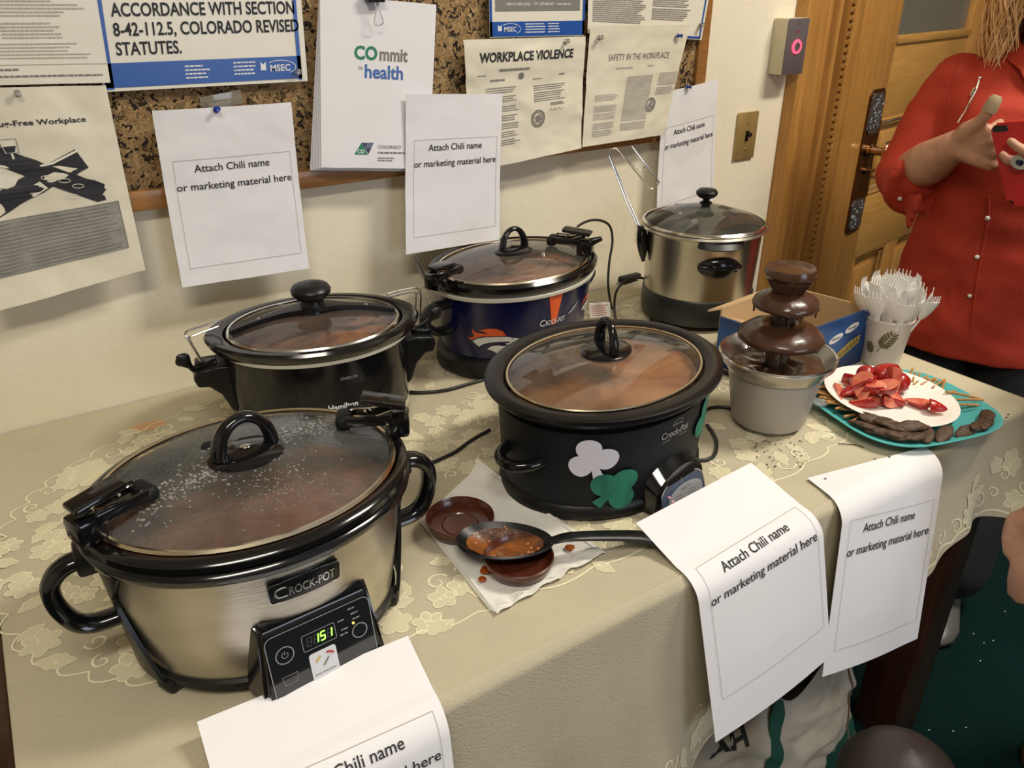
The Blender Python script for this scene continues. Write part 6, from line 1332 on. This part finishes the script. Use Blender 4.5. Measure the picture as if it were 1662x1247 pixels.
# second person standing beyond the right edge, one hand reaching into the frame
q0 = Vector((.90, -1.14, 0)); F2 = Vector((-.90, .43, 0)).normalized(); R2v = Vector((.43, .90, 0)).normalized()
p2 = thing('person', 'person at the right edge, only one lowered hand in view', 'person', q0)
def W2(s, f, z): return q0+R2v*s+F2*f+uZ*z
M_sweat = mat('dark sweater', (.03, .03, .035), .85); M_jean = mat('dark blue trousers', (.015, .02, .035), .85); M_shoe2 = mat('brown leather shoe', (.06, .03, .02), .45)
g = G(); head(g, W2, 0, .05, 1.60); caps(g, [W2(0, 0, 1.36), W2(0, .02, 1.50)], [.06, .055], 16)
loft(g, [(0, 0, .88, .15, .10), (0, 0, 1.05, .14, .10), (0, 0, 1.28, .17, .10), (0, 0, 1.38, .14, .07), (0, 0, 1.42, .07, .05)], 32, W2)
hw = atz(1706, 818, .76)
shl = W2(-.18, .03, 1.34); el = Vector((.665, -1.19, 1.04)); caps(g, [shl, el, hw], [.05, .042, .030], 16)
kk = [atz(1672, 872, .71), atz(1686, 878, .71), atz(1699, 884, .71), atz(1711, 888, .71)]
for k in kk: caps(g, [hw, hw.lerp(k, .6), k], [.026, .018, .0125], 12)
tips = [[(1656, 905), (1648, 935), (1645, 962)], [(1668, 912), (1659, 945), (1655, 972)], [(1684, 918), (1678, 950), (1674, 976)], [(1700, 918), (1696, 945), (1692, 966)]]
for k, t3 in zip(kk, tips): caps(g, [k]+[atz(x, y, .71-.030*(i+1)) for i, (x, y) in enumerate(t3)], [.0125, .0112, .0100, .0088], 12)
caps(g, [hw.lerp(kk[0], .35), atz(1652, 848, .72), atz(1642, 872, .70), atz(1640, 895, .682)], [.02, .0155, .0130, .0105], 12)
shr = W2(.19, 0, 1.36); er = W2(.25, .0, 1.08); wr_ = W2(.24, .06, .84); caps(g, [shr, er, wr_], [.05, .042, .028], 16)
for i in range(4): caps(g, [wr_, wr_-uZ*.08+F2*(-.02+.014*i), wr_-uZ*.12+F2*(-.018+.015*i)-R2v*.01, wr_-uZ*.15+F2*(-.015+.015*i)-R2v*.025], [.024, .013, .0105, .009], 10)
caps(g, [wr_, wr_-uZ*.04+F2*.03, wr_-uZ*.08+F2*.042], [.02, .013, .010], 10)
A1_, A2_ = W2(-.02, -.14, .09), W2(.14, -.10, .09)
for hp_, a_ in ((W2(-.09, 0, .88), A1_), (W2(.09, 0, .88), A2_)): caps(g, [hp_, hp_.lerp(a_, .5)+F2*.02, a_, a_-uZ*.05, a_-uZ*.060+F2*.10], [.085, .056, .04, .028, .018], 16)
fin(g, 'body', M_skin, p2, q0, .0045, 4, smooth=True)
for k in (-1, 1): g = G(); g.ball(W2(k*.030, .132, 1.607), (.012, .012, .009), 12, 8); fin(g, 'eye', M_eye, p2, q0)
g = G(); loft(g, [(0, -.02, 1.55, .078, .075), (0, -.005, 1.62, .088, .095), (0, .0, 1.68, .080, .095), (0, .005, 1.72, .045, .06)], 28, W2); fin(g, 'hair', mat('brown hair', (.06, .035, .02), .6), p2, q0, .008, 2)
g = G(); loft(g, [(0, 0, .84, .175, .125), (0, 0, 1.05, .165, .125), (0, 0, 1.28, .185, .12), (0, 0, 1.38, .165, .09), (0, 0, 1.44, .08, .07)], 32, W2); caps(g, [shl, el, el.lerp(hw, .5)], [.066, .056, .046], 16); caps(g, [shr, er, er.lerp(wr_, .8)], [.066, .058, .046], 16); fin(g, 'sweater', M_sweat, p2, q0, .009, 3, wrinkle, smooth=True)
g = G(); loft(g, [(0, 0, .94, .155, .115), (0, 0, .80, .165, .125)], 28, W2)
for hp_, a_ in ((W2(-.09, 0, .84), A1_), (W2(.09, 0, .84), A2_)): caps(g, [hp_, hp_.lerp(a_, .5)+F2*.02, a_+uZ*.04], [.10, .074, .060], 20)
fin(g, 'trousers', M_jean, p2, q0, .010, 3, smooth=True)
for an in (A1_, A2_):
    base = Vector((an.x, an.y, 0)); vs = []
    for f, w_, h_ in ((-.09, .026, .04), (-.07, .040, .075), (-.02, .045, .10), (.04, .045, .088), (.09, .048, .066), (.13, .046, .052), (.155, .032, .036), (.165, .012, .020)):
        for i in range(24): t = 2*PI*i/24; vs.append(base+R2v*(w_*cos(t))+F2*f+uZ*(.004+(h_*(.25+.75*sin(t)) if sin(t) > 0 else h_*.25*(1+sin(t)))))
    g = G(); g.add(vs, [(j*24+i, j*24+(i+1) % 24, (j+1)*24+(i+1) % 24, (j+1)*24+i) for j in range(7) for i in range(24)]+[tuple(range(24)), tuple(168+i for i in range(24))]); fin(g, 'shoe', M_shoe2, p2, q0)
